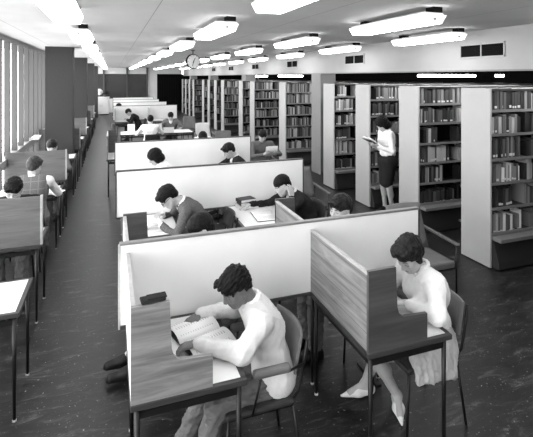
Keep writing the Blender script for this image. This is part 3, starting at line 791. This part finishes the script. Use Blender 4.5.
def person(label, root, yaw=180, pz=.535, lean=(15, 30), twist=0, side=0, head=(35, 0, 0), neckp=None, wl=None, wr=None, dl=None, dr=None, nl=(0, 0, -1), nr=(0, 0, -1),
           al=None, ar=None, top='white_cloth', bottom='trouser', bot='trousers', skin='skin', hair='short', hairm='hair', fem=False, s=1., h=.007, eh=((0, 1, -1), (0, -1, -1)), shoe='shoe', toes=None,
           curl=25, extras=(), knee=None, collar=None, arm=(.285, .25), thick=0, headlift=0, sleeve_end=.97, standing=False, vneck=None, name='person', cuff=None):
    t = thing(name, label, 'person', (root[0], root[1], 0), math.radians(yaw))
    ca, sa = math.cos(-math.radians(yaw)), math.sin(-math.radians(yaw)); Rw = np.array([[ca, -sa, 0], [sa, ca, 0], [0, 0, 1]])
    Lp = lambda p: Rw@(V(*p)-V(root[0], root[1], 0)); Ld = lambda d: Rw@V(*d)
    P0 = V(0, 0, pz); dirs = []
    def up(deg, sd=side): return nrm(V(math.sin(math.radians(deg)), -math.sin(math.radians(sd)), math.cos(math.radians(deg))*math.cos(math.radians(sd))))
    W1 = P0+up(lean[0]*.6)*.14*s; CH = W1+up(lean[0])*.17*s; NB = CH+up(lean[1])*.19*s
    tw = rotm((0, 0, 1), twist); sv = tw@V(0, 1, 0); sv = nrm(sv-up(lean[1])*(sv@up(lean[1])))
    chestf = nrm(np.cross(sv, up(lean[1])))
    npch = lean[1]+8 if neckp is None else neckp
    hp, hy, hr = head
    HR = rotm((0, 0, 1), hy+twist*.5)@rotm((0, 1, 0), hp)@rotm((1, 0, 0), hr)
    nk = NB+up(npch)*.085*s; hc = nk+HR@V(.022, 0, .062)*s+V(0, 0, headlift)
    shw = (.165 if fem else .188)*s
    SL, SR = NB+sv*shw-up(lean[1])*.045*s+chestf*.01, NB-sv*shw-up(lean[1])*.045*s+chestf*.01
    HL, HRt = P0+V(0, .088*s, -.01), P0+V(0, -.088*s, -.01)
    ua, fa = arm[0]*s, arm[1]*s
    wl = Lp(wl) if wl is not None else SL+V(.3, -.05, -.35); wr = Lp(wr) if wr is not None else SR+V(.3, .05, -.35)
    EL, wl = ik(SL, wl, ua, fa, V(*eh[0])); ER, wr = ik(SR, wr, ua, fa, V(*eh[1]))
    th, sh = .42*s, .41*s
    al = Lp(al) if al is not None else V(.42, .1, .08); ar = Lp(ar) if ar is not None else V(.42, -.1, .08)
    kh = knee or (V(.6, .05, 1), V(.6, -.05, 1))
    KL, al = ik(HL, al, th, sh, kh[0]); KR, ar = ik(HRt, ar, th, sh, kh[1])
    dl = Ld(dl) if dl is not None else nrm(wl-EL); dr = Ld(dr) if dr is not None else nrm(wr-ER)
    nl, nr = Ld(nl), Ld(nr)
    # --- body
    B = [cap(P0+V(0, .06, 0)*s, P0-V(0, .06, 0)*s, .098*s, k=.05), cap(W1+sv*.045*s, W1-sv*.045*s, (.082 if fem else .09)*s, k=.06), cap(CH+sv*.06*s, CH-sv*.06*s, .095*s, k=.06),
         cap(NB+sv*.1*s-up(lean[1])*.09*s, NB-sv*.1*s-up(lean[1])*.09*s, .075*s, k=.06), cap(SL, SR, .042*s, k=.05),
         cap(NB-up(lean[1])*.02*s, nk+HR@V(-.012, 0, -.005)*s, .054*s*(.88 if fem else 1), .05*s*(.88 if fem else 1), k=.03)]
    for S_, E_, W_ in ((SL, EL, wl), (SR, ER, wr)):
        B += [cap(S_, E_, .043*s, .035*s, k=.03), cap(E_, W_, .035*s, .025*s, k=.02)]
    for H_, K_, A_ in ((HL, KL, al), (HRt, KR, ar)):
        cf = K_+(A_-K_)*.3-V(.015, 0, 0)
        B += [cap(H_, K_, .082*s, .052*s, k=.04), cap(K_, A_, .049*s, .033*s, k=.03), cap(K_+(A_-K_)*.12, cf+(A_-K_)*.12, .045*s, .05*s, k=.03)]
        tv = toes or None
    tl = nrm(Ld(toes[0])) if toes else V(1, 0, 0); tr = nrm(Ld(toes[1])) if toes else V(1, 0, 0)
    for A_, tv in ((al, tl), (ar, tr)):
        B += [cap(A_+V(0, 0, -.01), A_+tv*.13*s+V(0, 0, -.05), .032*s, .024*s, k=.02), cap(A_, A_-tv*.035*s+V(0, 0, -.045), .03, .026, k=.02)]
    if top == 'blouse' or fem:
        for q in (1, -1): B.append(ell(CH+up(lean[1])*.03+chestf*.075+sv*.06*q, (.055, .055, .055), None, k=.04))
    B += head_prims(hc, HR, fem, s)
    B += hand_prims(wl, dl, nl, 1, s*(.92 if fem else 1), curl, h) + hand_prims(wr, dr, nr, -1, s*(.92 if fem else 1), curl, h)
    v, f = solid(B, h)
    q = (v-hc)@HR/s; tone = np.ones(len(v)); near = np.linalg.norm(q, axis=1) < .14
    brow = near & (q[:, 0] > .055) & (abs(q[:, 2]-.021-.004*np.cos(abs(q[:, 1])*60)) < (.0045 if fem else .006)) & (abs(q[:, 1]) > .013) & (abs(q[:, 1]) < .05)
    lash = near & (q[:, 0] > .07) & (abs(q[:, 2]+.004) < .004) & (abs(abs(q[:, 1])-.031) < .015)
    lips = near & (q[:, 0] > .082) & (abs(q[:, 2]+.0645) < .0085) & (abs(q[:, 1]) < .022)
    tone[brow] = .22; tone[lash] = .3; tone[lips] = .55
    obj('body', tomesh('body', v, f, M[skin], tone), t)
    # --- hair
    if hair:
        hv, hf = hair_mesh(hair, max(.0045, h*.8), s*1., seed=len(label)); hv = hc+hv@HR.T
        obj('hair', tomesh('hair', hv, hf, M[hairm]), t)
    # --- top garment
    g = .014
    G = [cap(W1+sv*.05*s, W1-sv*.05*s, (.088 if fem else .1)*s+g, k=.06), cap(CH+sv*.065*s, CH-sv*.065*s, (.096 if fem else .106)*s+g, k=.06),
         cap(NB+sv*.1*s-up(lean[1])*.09*s, NB-sv*.1*s-up(lean[1])*.09*s, .082*s+g, k=.06), cap(SL, SR, .047*s+g, k=.05), cap(NB-up(lean[1])*.04*s, NB+up(npch)*.0, .056*s, k=.03)]
    if top not in ('tucked',) and not bot == 'skirt': G += [cap(P0+V(0, .075, .0)*s, P0-V(0, .075, -.0)*s, .122*s+g, k=.06)]
    else: G += [cap(P0+V(0, .05, .08)*s, P0-V(0, .05, -.08)*s, .1*s+g*.6, k=.06)]
    for S_, E_, W_ in ((SL, EL, wl), (SR, ER, wr)):
        e = E_+(W_-E_)*sleeve_end
        G += [cap(S_, E_, .052*s+g*.5+thick*.5, .045*s+g*.5+thick, k=.035), cap(E_, e, .045*s+g*.5+thick, .033*s+g*.4+thick*.4, k=.02)]
    if fem:
        for q_ in (1, -1): G.append(ell(CH+up(lean[1])*.03+chestf*.085+sv*.06*q_, (.062, .062, .062), None, k=.05))
    if vneck: G.append(cap(NB+chestf*.125-up(lean[1])*(.06 if vneck == 1 else .03), NB+chestf*.05+up(lean[1])*.05, (.03 if vneck == 1 else .02)*s, .055*s, k=.01, sub=True))
    topm = M[top]
    v, f = solid(G, max(h, .006)); v = relax(v, f, 1); v = wrinkle(v, f, .0042, 34, 3, True); v = relax(v, f, 2)
    if top == 'check':
        obj('shirt', tomesh('shirt', v, f, M['white_cloth']), t)
        G = [cap(W1+sv*.05*s, W1-sv*.05*s, .1*s+g+.007, k=.06), cap(CH+sv*.065*s, CH-sv*.065*s, .106*s+g+.007, k=.06), cap(NB+sv*.085*s-up(lean[1])*.09*s, NB-sv*.085*s-up(lean[1])*.09*s, .082*s+g+.012, k=.06),
             cap(NB+sv*.1*s-up(lean[1])*.03*s, NB-sv*.1*s-up(lean[1])*.03*s, .047*s+g+.01, k=.05), cap(P0+V(0, .075, .0)*s, P0-V(0, .075, -.0)*s, .122*s+g, k=.06)]
        v, f = solid(G, .006); v = relax(v, f, 1)
        obj('vest', tomesh('vest', v, f, M['check']), t)
    else: obj({'suit': 'jacket', 'sweater': 'sweater', 'pullover': 'pullover', 'tweed': 'jacket'}.get(top, 'shirt'), tomesh('top', v, f, topm), t)
    # collar
    if collar:
        nb0 = NB+up(npch)*.018*s
        pts = []
        for k in range(15):
            a = math.radians(28+k*(304/14)); pts.append(nb0-up(npch)*.008+(chestf*math.cos(a)*1.15+sv*math.sin(a))*.061*s+up(npch)*(.012-.03*max(0, math.cos(a))))
        P = [cap(pts[i], pts[i+1], .0065, k=.008) for i in range(14)] + [cap(pts[i]+up(npch)*-.012+ (pts[i]-nb0)*.14, pts[i+1]+up(npch)*-.012+(pts[i+1]-nb0)*.14, .006, k=.008) for i in range(14)]
        tipL = pts[0]-up(npch)*.03+chestf*.012; tipR = pts[-1]-up(npch)*.03+chestf*.012
        P += [cap(pts[0], tipL, .0105, .004, k=.006), cap(pts[-1], tipR, .0105, .004, k=.006)]
        if vneck == 1: P += [ell(NB+chestf*.07-up(lean[1])*.03, (.035, .04, .05), None, k=.02)]
        v, f = solid(P, .0045); obj('collar', tomesh('collar', v, f, M[collar]), t)
    if cuff:
        for (E_, W_) in ((EL, wl), (ER, wr)):
            u = nrm(W_-E_); v, f = solid([cap(W_-u*.02, W_+u*.004, .034*s, .032*s, k=.01)], .005); obj('cuff', tomesh('cuff', v, f, M[cuff]), t)
    # --- lower garment
    bm_ = M[bottom]
    if bot == 'trousers':
        G = [cap(P0+V(0, .07, -.0)*s, P0-V(0, .07, .0)*s, .112*s, k=.05), cap(P0+V(0, .06, .06)*s, P0-V(0, .06, -.06)*s, .1*s, k=.05)]
        for H_, K_, A_ in ((HL, KL, al), (HRt, KR, ar)): G += [cap(H_, K_, .096*s, .072*s, k=.03), cap(K_, A_+(K_-A_)*.06, .072*s, .062*s, k=.02), cap(K_+(A_-K_)*.3-V(.02, 0, 0), A_+(K_-A_)*.1-V(.015, 0, 0), .06, .06, k=.03)]
        v, f = solid(G, max(h, .0065)); v = relax(v, f, 1); v = wrinkle(v, f, .008, 36, 5, True); v = relax(v, f, 1); obj('trousers', tomesh('trousers', v, f, bm_), t)
    elif bot == 'skirt':
        if standing:
            km = (KL+KR)/2
            G = [cap(P0+V(0, .05, .12), P0+V(0, -.05, .12), .1*s, k=.05), cap(P0+V(0, .075, -.02), P0+V(0, -.075, -.02), .125*s, k=.06)]
            for q_ in (1, -1): G.append(cap(P0+V(0, .075*q_, -.05), km+V(0, .06*q_, .03), .118*s, .09*s, k=.08))
        else:
            G = [cap(P0+V(0, .06, .09), P0-V(0, .06, -.09), .098*s, k=.05), cap(P0+V(0, .09, -.01)*s, P0-V(0, .09, .01)*s, .115*s, k=.05), cap(HL, KL+V(-.0, 0, 0), .11*s, .078*s, k=.06), cap(HRt, KR, .11*s, .078*s, k=.06),
                 cap((HL+HRt)/2, (KL+KR)/2, .1, .07, k=.08)]
            for q_ in (1, -1):   # cloth hanging over the seat edge
                for y_, z_, r_ in ((.16, -.04, .05), (.185, -.1, .032), (.2, -.15, .022), (.205, -.185, .016)): G += [cap(P0+V(-.03, y_*q_, z_), P0+V(.24, y_*q_*.92, z_), r_, r_*.9, k=.04)]
        v, f = solid(G, max(h, .006)); v = relax(v, f, 1); v = wrinkle(v, f, .006 if not standing else .002, 38, 6, True); obj('skirt', tomesh('skirt', v, f, bm_), t)
    # --- shoes
    if shoe:
        for A_, tv in ((al, tl), (ar, tr)):
            b = A_-V(0, 0, .078 if shoe == 'shoe' else .07); R_ = np.stack([tv, np.cross(V(0, 0, 1), tv), V(0, 0, 1)], 1)
            Q = lambda x, y, z: b+R_@V(x, y, z)*s
            if shoe == 'shoe': P = [cap(Q(-.045, 0, .038), Q(.06, 0, .035), .038, .04, k=.02), cap(Q(.06, 0, .034), Q(.165, 0, .026), .043, .03, k=.03), cap(Q(-.02, 0, .06), Q(.03, 0, .055), .036, .036, k=.02), cap(Q(-.05, 0, .012), Q(.17, 0, .01), .036, .034, k=.01)]
            else: P = [cap(Q(-.045, 0, .026), Q(.06, 0, .02), .034, .038, k=.02), cap(Q(.06, 0, .018), Q(.195, 0, .010), .04, .008, k=.02), ell(Q(.0, 0, .072), (.07, .028, .03), R_, k=.008, sub=True)]
            fl = b[2]
            def post(F, ax, fl=fl): return np.maximum(F, -(ax[2][None, None, :]-fl-.0).astype(np.float32))
            v, f = solid(P, .005, post); o = obj('shoe', tomesh('shoe', v, f, M[shoe]), t)
            if shoe != 'shoe':
                pts = [Q(.045, .034*math.cos(a), .022+.036*math.sin(a)) for a in np.linspace(0, PI, 9)]
                obj('strap', MB().tube([tuple(p) for p in pts], .005, 6).mesh('strap', M[shoe]), o)
    t['_hc'] = 0; del t['_hc']
    return t, dict(hc=hc, HR=HR, NB=NB, CH=CH, wl=wl, wr=wr, KL=KL, KR=KR, EL=EL, ER=ER, sv=sv, cf=chestf, up=up(lean[1]))

# ------------------------------------------------------------------ the people
person('young man with dark curly hair and cream sweater reading an open book at the front', (.92, 2.5), s=.93, pz=.52, lean=(12, 30), head=(30, 14, 0), arm=(.195, .28), thick=.014, wl=(.45, 2.43, .81), wr=(.52, 2.74, .80), dl=(-.8, .35, -.25), dr=(-.75, -.35, -.2),
       al=(.42, 2.36, .08), ar=(.38, 2.62, .08), top='sweater', skin='skin_dark', hair='curly', h=.005, eh=((.2, .5, -1), (-.1, -.7, -.9)), collar='white_cloth', curl=22, sleeve_end=.96)
person('woman in a white blouse with pinned-up dark hair writing at the timber carrel', (2.06, 2.45), pz=.55, lean=(4, 24), neckp=32, head=(36, 14, 0), arm=(.205, .25), thick=.010, wl=(1.84, 2.42, .80), wr=(1.79, 2.56, .81), dl=(-.8, .5, -.1), dr=(-.9, -.2, -.1), nr=(0, 0, -1),
       al=(1.73, 2.74, .08), ar=(1.88, 2.57, .075), toes=((-1, .12, 0), (-.45, -.9, 0)), top='white_cloth', bottom='skirt', bot='skirt', hair='updo', hairm='hair_brown', fem=True, h=.005, eh=((.5, .7, -1), (.3, -.5, -1)), vneck=2, collar='white_cloth', shoe='shoe_w', s=.94, sleeve_end=.86)
person('reader behind the nearest screen with only hair and ear showing, black shoes in the aisle', (.80, 3.3), s=.97, pz=.54, lean=(4, 18), head=(28, 6, 8), wl=(.5, 3.2, .79), wr=(.5, 3.45, .79), al=(.11, 3.46, .085), ar=(.06, 3.60, .085), top='pullover', skin='skin', hair='short', hairm='hair', shoe='shoe', knee=(V(.3, .1, 1), V(.3, -.1, 1)))
person('fair youth looking down behind the right end of the nearest screen', (1.98, 3.33), lean=(6, 14), head=(4, 22, 0), wl=(1.7, 3.27, .79), wr=(1.7, 3.42, .79), top='white_cloth', hair='quiff', hairm='hair_brown', headlift=-.005)
t, d = person('man with dark hair and glasses in a tweed jacket leaning over his desk', (.95, 4.72), lean=(26, 48), head=(48, 0, 0), wl=(.47, 4.58, .79), wr=(.52, 4.88, .79), dl=(-1, .1, 0), top='tweed', hair='quiff', hairm='hair', collar='white_cloth', cuff='white_cloth')
gm = MB()
def hp(x, y, z): return tuple(d['hc']+d['HR']@V(x, y, z))
for sg in (-1, 1):
    gm.tube([hp(.095, sg*.031+.019*math.cos(a), .002+.016*math.sin(a)) for a in np.linspace(0, 2*PI, 15)], .0028, 6)
    gm.tube([hp(.093, sg*.05, .006), hp(.05, sg*.078, .006), hp(-.01, sg*.082, .004)], .003, 6)
gm.tube([hp(.097, -.012, .004), hp(.099, 0, .007), hp(.097, .012, .004)], .0025, 6)
obj('glasses', gm.mesh('glasses', M['glassf']), t)
person('young man in a dark jumper resting his cheek on his hand', (2.24, 4.75), pz=.50, lean=(26, 42), head=(30, -6, 8), wl=(1.93, 4.58, .93), wr=(1.55, 4.95, .79), dl=(-.15, .25, 1), nl=(-.3, .95, 0), dr=(-1, 0, -.1), al=(1.75, 4.6, .08), ar=(1.8, 4.9, .08), top='suit', hair='crop', hairm='hair', collar='white_cloth', eh=((-.6, .2, -1), (0, -.8, -1)), vneck=1)
person('dark-haired woman in white, head bowed, between the second and third screens', (.93, 6.98), pz=.50, lean=(18, 36), head=(34, 0, 0), top='white_cloth', hair='bob', hairm='hair', fem=True, bot='skirt', bottom='suit', wl=(.5, 6.86, .79), wr=(.5, 7.08, .79))
person('young man in a dark suit and white collar, between the second and third screens', (2.10, 7.05), pz=.50, lean=(16, 30), head=(30, 8, 0), top='suit', hair='quiff', hairm='hair_brown', collar='white_cloth', vneck=1, wl=(1.5, 6.9, .79), wr=(1.5, 7.2, .79))
person('man in an easy chair holding up a white sheet, facing the camera', (2.94, 8.62), yaw=-96, pz=.46, lean=(4, 12), head=(24, 0, 0), top='pullover', hair='short', wl=(3.12, 8.28, .74), wr=(2.86, 8.25, .74), dl=(-.3, -.6, .5), dr=(.3, -.6, .5), nl=(-.6, -.3, 0), nr=(.6, -.3, 0), collar='pullover', al=(3.05, 8.05, .08), ar=(2.82, 8.05, .08))
person('standing woman in a white blouse and dark skirt reading before a bookcase', (4.42, 6.3), yaw=172, pz=.90, lean=(2, 6), head=(40, 0, 0), top='white_cloth', bottom='suit', bot='skirt', standing=True, fem=True, hair='bob', hairm='hair', s=.98, wl=(4.18, 6.22, 1.14), wr=(4.18, 6.38, 1.14), dl=(-.9, .1, .25), dr=(-.9, -.1, .25), nl=(0, .7, .7), nr=(0, -.7, .7),
       al=(4.45, 6.22, .08), ar=(4.42, 6.38, .08), knee=(V(1, 0, 0), V(1, 0, 0)), toes=((-.85, -.35, 0), (-.9, -.2, 0)), eh=((-.6, .5, -1), (-.6, -.5, -1)), shoe='shoe', collar='white_cloth')
person('reader in a checked vest and white shirt seen from behind at the window desks', (-.93, 5.98), yaw=92, lean=(8, 20), pz=.57, head=(18, -20, 0), top='check', hair='quiff', hairm='hair_mid', wl=(-1.15, 6.45, .79), wr=(-.8, 6.45, .79), collar='white_cloth', s=.98)
person('dark-haired person at the left edge behind the nearest timber panel', (-.97, 5.42), yaw=-90, lean=(14, 26), head=(30, 0, 0), top='suit', hair='curly', wl=(-.9, 4.95, .79), wr=(-1.2, 4.95, .79))
person('person with only the crown of the head over the second timber panel', (-.95, 8.24), yaw=-90, lean=(6, 12), head=(20, 0, 0), top='pullover', hair='short', hairm='hair_brown', wl=(-.8, 7.75, .79), wr=(-1.12, 7.75, .79), pz=.5)
person('distant man in a dark jacket bent over a carrel by the aisle', (.92, 16.25), lean=(26, 42), head=(46, 0, 0), top='suit', bottom='suit', hair='short', wl=(.5, 16.1, .79), wr=(.5, 16.4, .79), h=.009)
person('man in a white shirt seen from behind at the open reading tables', (.95, 11.95), yaw=82, lean=(16, 22), head=(16, 0, 0), top='white_cloth', bottom='suit', hair='short', wl=(.75, 12.45, .79), wr=(1.25, 12.45, .79), h=.009)
person('man in a light jacket facing the camera across the open reading tables', (1.7, 13.5), yaw=-100, lean=(18, 26), head=(26, 0, 0), top='pullover', hair='short', collar='white_cloth', vneck=1, wl=(1.95, 13.05, .79), wr=(1.4, 13.05, .79), h=.009)
person('dark-haired person in white stooping low over a table behind the third screen', (2.12, 10.3), yaw=-110, lean=(45, 62), head=(50, 0, 0), top='white_cloth', hair='bob', wl=(2.3, 9.85, .79), wr=(1.85, 9.85, .79), h=.009)
person('person with only dark hair showing above the distant screen', (.45, 17.6), yaw=180, pz=.56, lean=(12, 22), head=(20, 0, 0), top='pullover', hair='short', h=.01, wl=(0.1, 17.5, .79), wr=(0.1, 17.7, .79))
study_chair('chair of the person behind the distant screen', (.4, 17.6, 0), W)
desk(-.02+.08, .0+.5, 17.3, 17.9, 'desk hidden behind the distant screen') if False else None
# sleeves of the checked-vest reader are white: a shirt worn under the vest
# ------------------------------------------------------------------ papers and books in use
def open_book(label, loc, rz, w_=.16, d_=.24, rise=.035, cat='book'):
    t = thing('open_book', label, cat, loc, math.radians(rz))
    for s in (-1, 1):
        g = []
        for i in range(9):
            u = i/8; x = s*u*w_; z = .006+rise*math.sin(u*PI*.9)**.8*(1-.45*u)
            g.append([(x, -d_/2, z), (x, 0, z), (x, d_/2, z)] if s > 0 else [(x, d_/2, z), (x, 0, z), (x, -d_/2, z)])
        pg = obj('page_block', MB().sheet(g, .006).mesh('page_block', M['paper']), t)
        tx = MB()
        for r_ in range(14):
            yy = d_*.42-r_*d_*.06
            for (a, b) in ((.15, .5), (.5, .88)):
                za = .0068+rise*math.sin(a*PI*.9)**.8*(1-.45*a); zb = .0068+rise*math.sin(b*PI*.9)**.8*(1-.45*b)
                q = [tx.bm.verts.new(p) for p in ((s*a*w_, yy, za+.001), (s*b*w_, yy, zb+.001), (s*b*w_, yy-.004, zb+.001), (s*a*w_, yy-.004, za+.001))]; tx.bm.faces.new(q)
        obj('text_lines', tx.mesh('text_lines', M['panel']), pg)
    obj('cover', MB().box(-w_-.004, -d_/2-.004, 0, w_+.004, d_/2+.004, .004).mesh('cover', M['cover']), t)
    return t
def sheet_paper(label, loc, rz, w_=.21, d_=.297, m='paper', n=1):
    mb = MB()
    for k in range(n): mb.box(-w_/2, -d_/2, k*.0012, w_/2, d_/2, k*.0012+.001, rot=Matrix.Rotation(math.radians(k*4), 4, 'Z'))
    o = obj('paper_sheet', mb.mesh('paper_sheet', M[m]), None, loc); o.rotation_euler = (0, 0, math.radians(rz)); return tag(o, label, 'paper')
def closed_book(label, loc, rz, w_, d_, th, m='cover'):
    t = thing('closed_book', label, 'book', loc, math.radians(rz))
    obj('cover', MB().box(-w_/2, -d_/2, 0, w_/2, d_/2, .003).box(-w_/2, -d_/2, th-.003, w_/2, d_/2, th).box(-w_/2, -d_/2, 0, -w_/2+.004, d_/2, th).mesh('cover', M[m]), t)
    obj('page_block', MB().box(-w_/2+.004, -d_/2+.005, .003, w_/2-.006, d_/2-.005, th-.003).mesh('page_block', M['paper']), t)
    return t
TZ = .7375
open_book('large open book held by the man in the cream sweater', (.50, 2.585, TZ+.012), 108, .19, .27, .045)
sheet_paper('loose white sheet beside the open book of the man in the cream sweater', (.36, 2.36, TZ), 8)
t = thing('folded_cloth', 'black folded pouch on top of the stepped side panel', 'pouch', (.19, 2.19, 1.206), math.radians(4))
obj('fold', MB().box(-.06, -.02, 0, .06, .045, .014, bev=.006).box(-.03, -.015, .012, .065, .035, .022, bev=.004).mesh('fold', M['suit']), t)
open_book('open book under the writing hand of the woman in the white blouse', (1.62, 2.47, TZ), 95, .14, .21, .02)
sheet_paper('white paper at the open end of the woman\'s carrel', (1.83, 2.24, TZ), 4, .12, .16)
closed_book('dark bound book lying topmost on the desk by the second screen', (1.515, 5.02, TZ+.073), 12, .2, .14, .035)
closed_book('black bound book in the middle of the stack by the second screen', (1.53, 5.02, TZ+.040), 4, .21, .15, .033)
closed_book('pale bound book at the bottom of the stack by the second screen', (1.53, 5.01, TZ), 8, .24, .17, .04, 'vinyl_light')
open_book('open book in front of the man resting his cheek', (1.62, 4.62, TZ), 86, .17, .25, .012)
sheet_paper('papers in front of the man with glasses', (.38, 4.72, TZ), 10, .3, .4, n=3)
sheet_paper('papers on the carrel behind the nearest screen, left', (.4, 3.3, TZ), 0)
open_book('open book on the desk of the reader in the checked vest', (-.82, 6.68, TZ), 20, .14, .2, .02)
sheet_paper('loose papers at the aisle corner of the checked-vest reader\'s desk', (-.72, 6.52, TZ), -25, .16, .22, n=4)
# sheet held by the man in the easy chair
t = thing('held_sheet', 'white sheet held up by the man in the easy chair', 'paper', (3.0, 8.20, .72), math.radians(4))
g = [[(-.13+.26*i/6, .03*math.sin(i/6*PI)-.06*j/2, .0+.2*j/2) for j in range(3)] for i in range(7)]
obj('sheet', MB().sheet(g, .002).mesh('sheet', M['paper']), t)
# book held by the standing woman
t = thing('open_book', 'open book in the hands of the standing woman', 'book', (4.06, 6.3, 1.18), math.radians(90))
for s in (-1, 1):
    g = [[(s*.13*i/5, -.06+.12*j, .03+.03*math.sin(i/5*PI)+.07*j) for j in (range(2) if s > 0 else (1, 0))] for i in range(6)]
    obj('page_block', MB().sheet(g, .006).mesh('page_block', M['paper']), t)
obj('cover', MB().prism([(-.064, .016), (.064, .086), (.066, .082), (-.062, .012)], -.13, .13, axis='x').mesh('cover', M['cover']), t)
# things on the open tables
closed_book('upright pale book standing open on the reading table', (1.27, 12.5, TZ), 60, .2, .02, .26, 'panel')
closed_book('grey folder standing beside the upright pale book', (1.5, 12.42, TZ), 0, .3, .03, .16, 'vinyl')
sheet_paper('papers spread on the table before the man in the white shirt', (.75, 12.65, TZ), 20, .4, .3, n=5)
sheet_paper('papers spread before the man facing the camera', (1.75, 12.8, TZ), -15, .4, .3, n=4)
closed_book('white book tilted up beside the man in the white shirt', (.50, 12.5, TZ), 70, .03, .2, .27, 'paper')
sheet_paper('papers under the stooping reader in white', (2.05, 9.5, TZ), 10, .4, .3, n=3)
sheet_paper('papers on the pale desk just behind the third screen', (1.0, 9.4, TZ), 12, .5, .34, n=4)
# window-sill and far-end things
t = thing('sill_box', 'white low box on the window sill in front of the first column', 'box', (-1.38, 9.45, 1.1))
obj('body', MB().box(-.06, -.16, .0, .06, .16, .04, bev=.006).mesh('body', M['paper']), t); obj('lid', MB().box(-.066, -.166, .04, .066, .166, .055, bev=.004).mesh('lid', M['paper']), t)
t = thing('cabinet', 'low white cabinet near the far wall by the aisle', 'cabinet', (-.62, 28.4, 0))
obj('body', MB().box(-.45, -.25, .05, .45, .25, 1.05, bev=.01).mesh('body', M['wall']), t); obj('top', MB().box(-.48, -.28, 1.05, .48, .28, 1.09, bev=.006).mesh('top', M['laminate']), t)
obj('plinth', MB().box(-.42, -.22, 0, .42, .22, .05).mesh('plinth', M['dark']), t)
for s in (-1, 1):
    dd = obj('door', MB().box(s*.22-.2, -.262, .1, s*.22+.2, -.25, 1.0, bev=.004).mesh('door', M['wall']), t); obj('handle', MB().tube([(s*.05, -.28, .5), (s*.05, -.28, .62)], .008, 8).mesh('handle', M['metal_trim']), dd)
t = thing('table_lamp', 'white rounded lamp on the low cabinet near the far wall', 'lamp', (-.74, 28.4, 1.09))
obj('base', MB().lathe([(.1, 0), (.1, .02), (.02, .035), (.018, .14)]).mesh('base', M['metal_trim']), t)
obj('lamp_shade', MB().lathe([(.05, .12), (.15, .16), (.21, .26), (.2, .37), (.13, .46), (.05, .49)], n=24).mesh('lamp_shade', M['paper']), t)
t = thing('potted_plant', 'dark bushy potted plant on the low cabinet near the far wall', 'plant', (-.36, 28.4, 1.09))
obj('pot', MB().lathe([(.09, 0), (.12, .16), (.11, .16), (.1, .14)]).mesh('pot', M['vinyl_dark']), t)
lf = MB(); rp = random.Random(4)
for k in range(70):
    a = rp.uniform(0, 2*PI); e = rp.uniform(.2, 1.4); L_ = rp.uniform(.18, .34); d_ = Vector((math.cos(a)*math.cos(e), math.sin(a)*math.cos(e), math.sin(e))); s_ = Vector((-math.sin(a), math.cos(a), 0))*.03
    b = Vector((0, 0, .14)); p1 = b+d_*L_*.6; p2 = b+d_*L_-Vector((0, 0, .04))
    q = [lf.bm.verts.new(x) for x in (b, p1-s_, p2, p1+s_)]; lf.bm.faces.new(q)
obj('leaves', lf.mesh('leaves', M['plant']), t)
t = thing('step_stool', 'low flat grey step stool between the two nearest bookcases', 'stool', (5.1, 4.85, 0))
obj('top', MB().box(-.35, -.2, .2, .35, .2, .23, bev=.008).mesh('top', M['vinyl']), t)
for sx in (-1, 1):
    for sy in (-1, 1): obj('leg', MB().tube([(sx*.3, sy*.15, 0), (sx*.28, sy*.14, .2)], .012, 8).mesh('leg', M['steel']), t)

# ------------------------------------------------------------------ light, world, camera
wd = bpy.data.worlds.new('overcast_sky'); bpy.context.scene.world = wd; wd.use_nodes = True
wd.node_tree.nodes['Background'].inputs[0].default_value = (1, 1, 1, 1); wd.node_tree.nodes['Background'].inputs[1].default_value = 6
def area(name, loc, rot, sx, sy, power):
    l = bpy.data.lights.new(name, 'AREA'); l.shape = 'RECTANGLE'; l.size = sx; l.size_y = sy; l.energy = power
    o = bpy.data.objects.new(name, l); C.objects.link(o); o.location = loc; o.rotation_euler = rot; return o
cam = bpy.data.cameras.new('camera'); co = bpy.data.objects.new('camera', cam); C.objects.link(co)
TH = math.atan((266-112)/436)
co.location = (0, 0, 2.3); co.rotation_euler = (PI/2, 0, -TH)
cam.sensor_width = 36; cam.sensor_fit = 'HORIZONTAL'; cam.lens = 436/533*36; cam.shift_x = .5/533; cam.shift_y = -(218.5-77)/533; cam.clip_start = .05; cam.clip_end = 200
sc = bpy.context.scene; sc.camera = co
sc.view_settings.view_transform = 'Standard'; sc.view_settings.look = 'None'; sc.view_settings.gamma = 1; sc.view_settings.exposure = 0.62
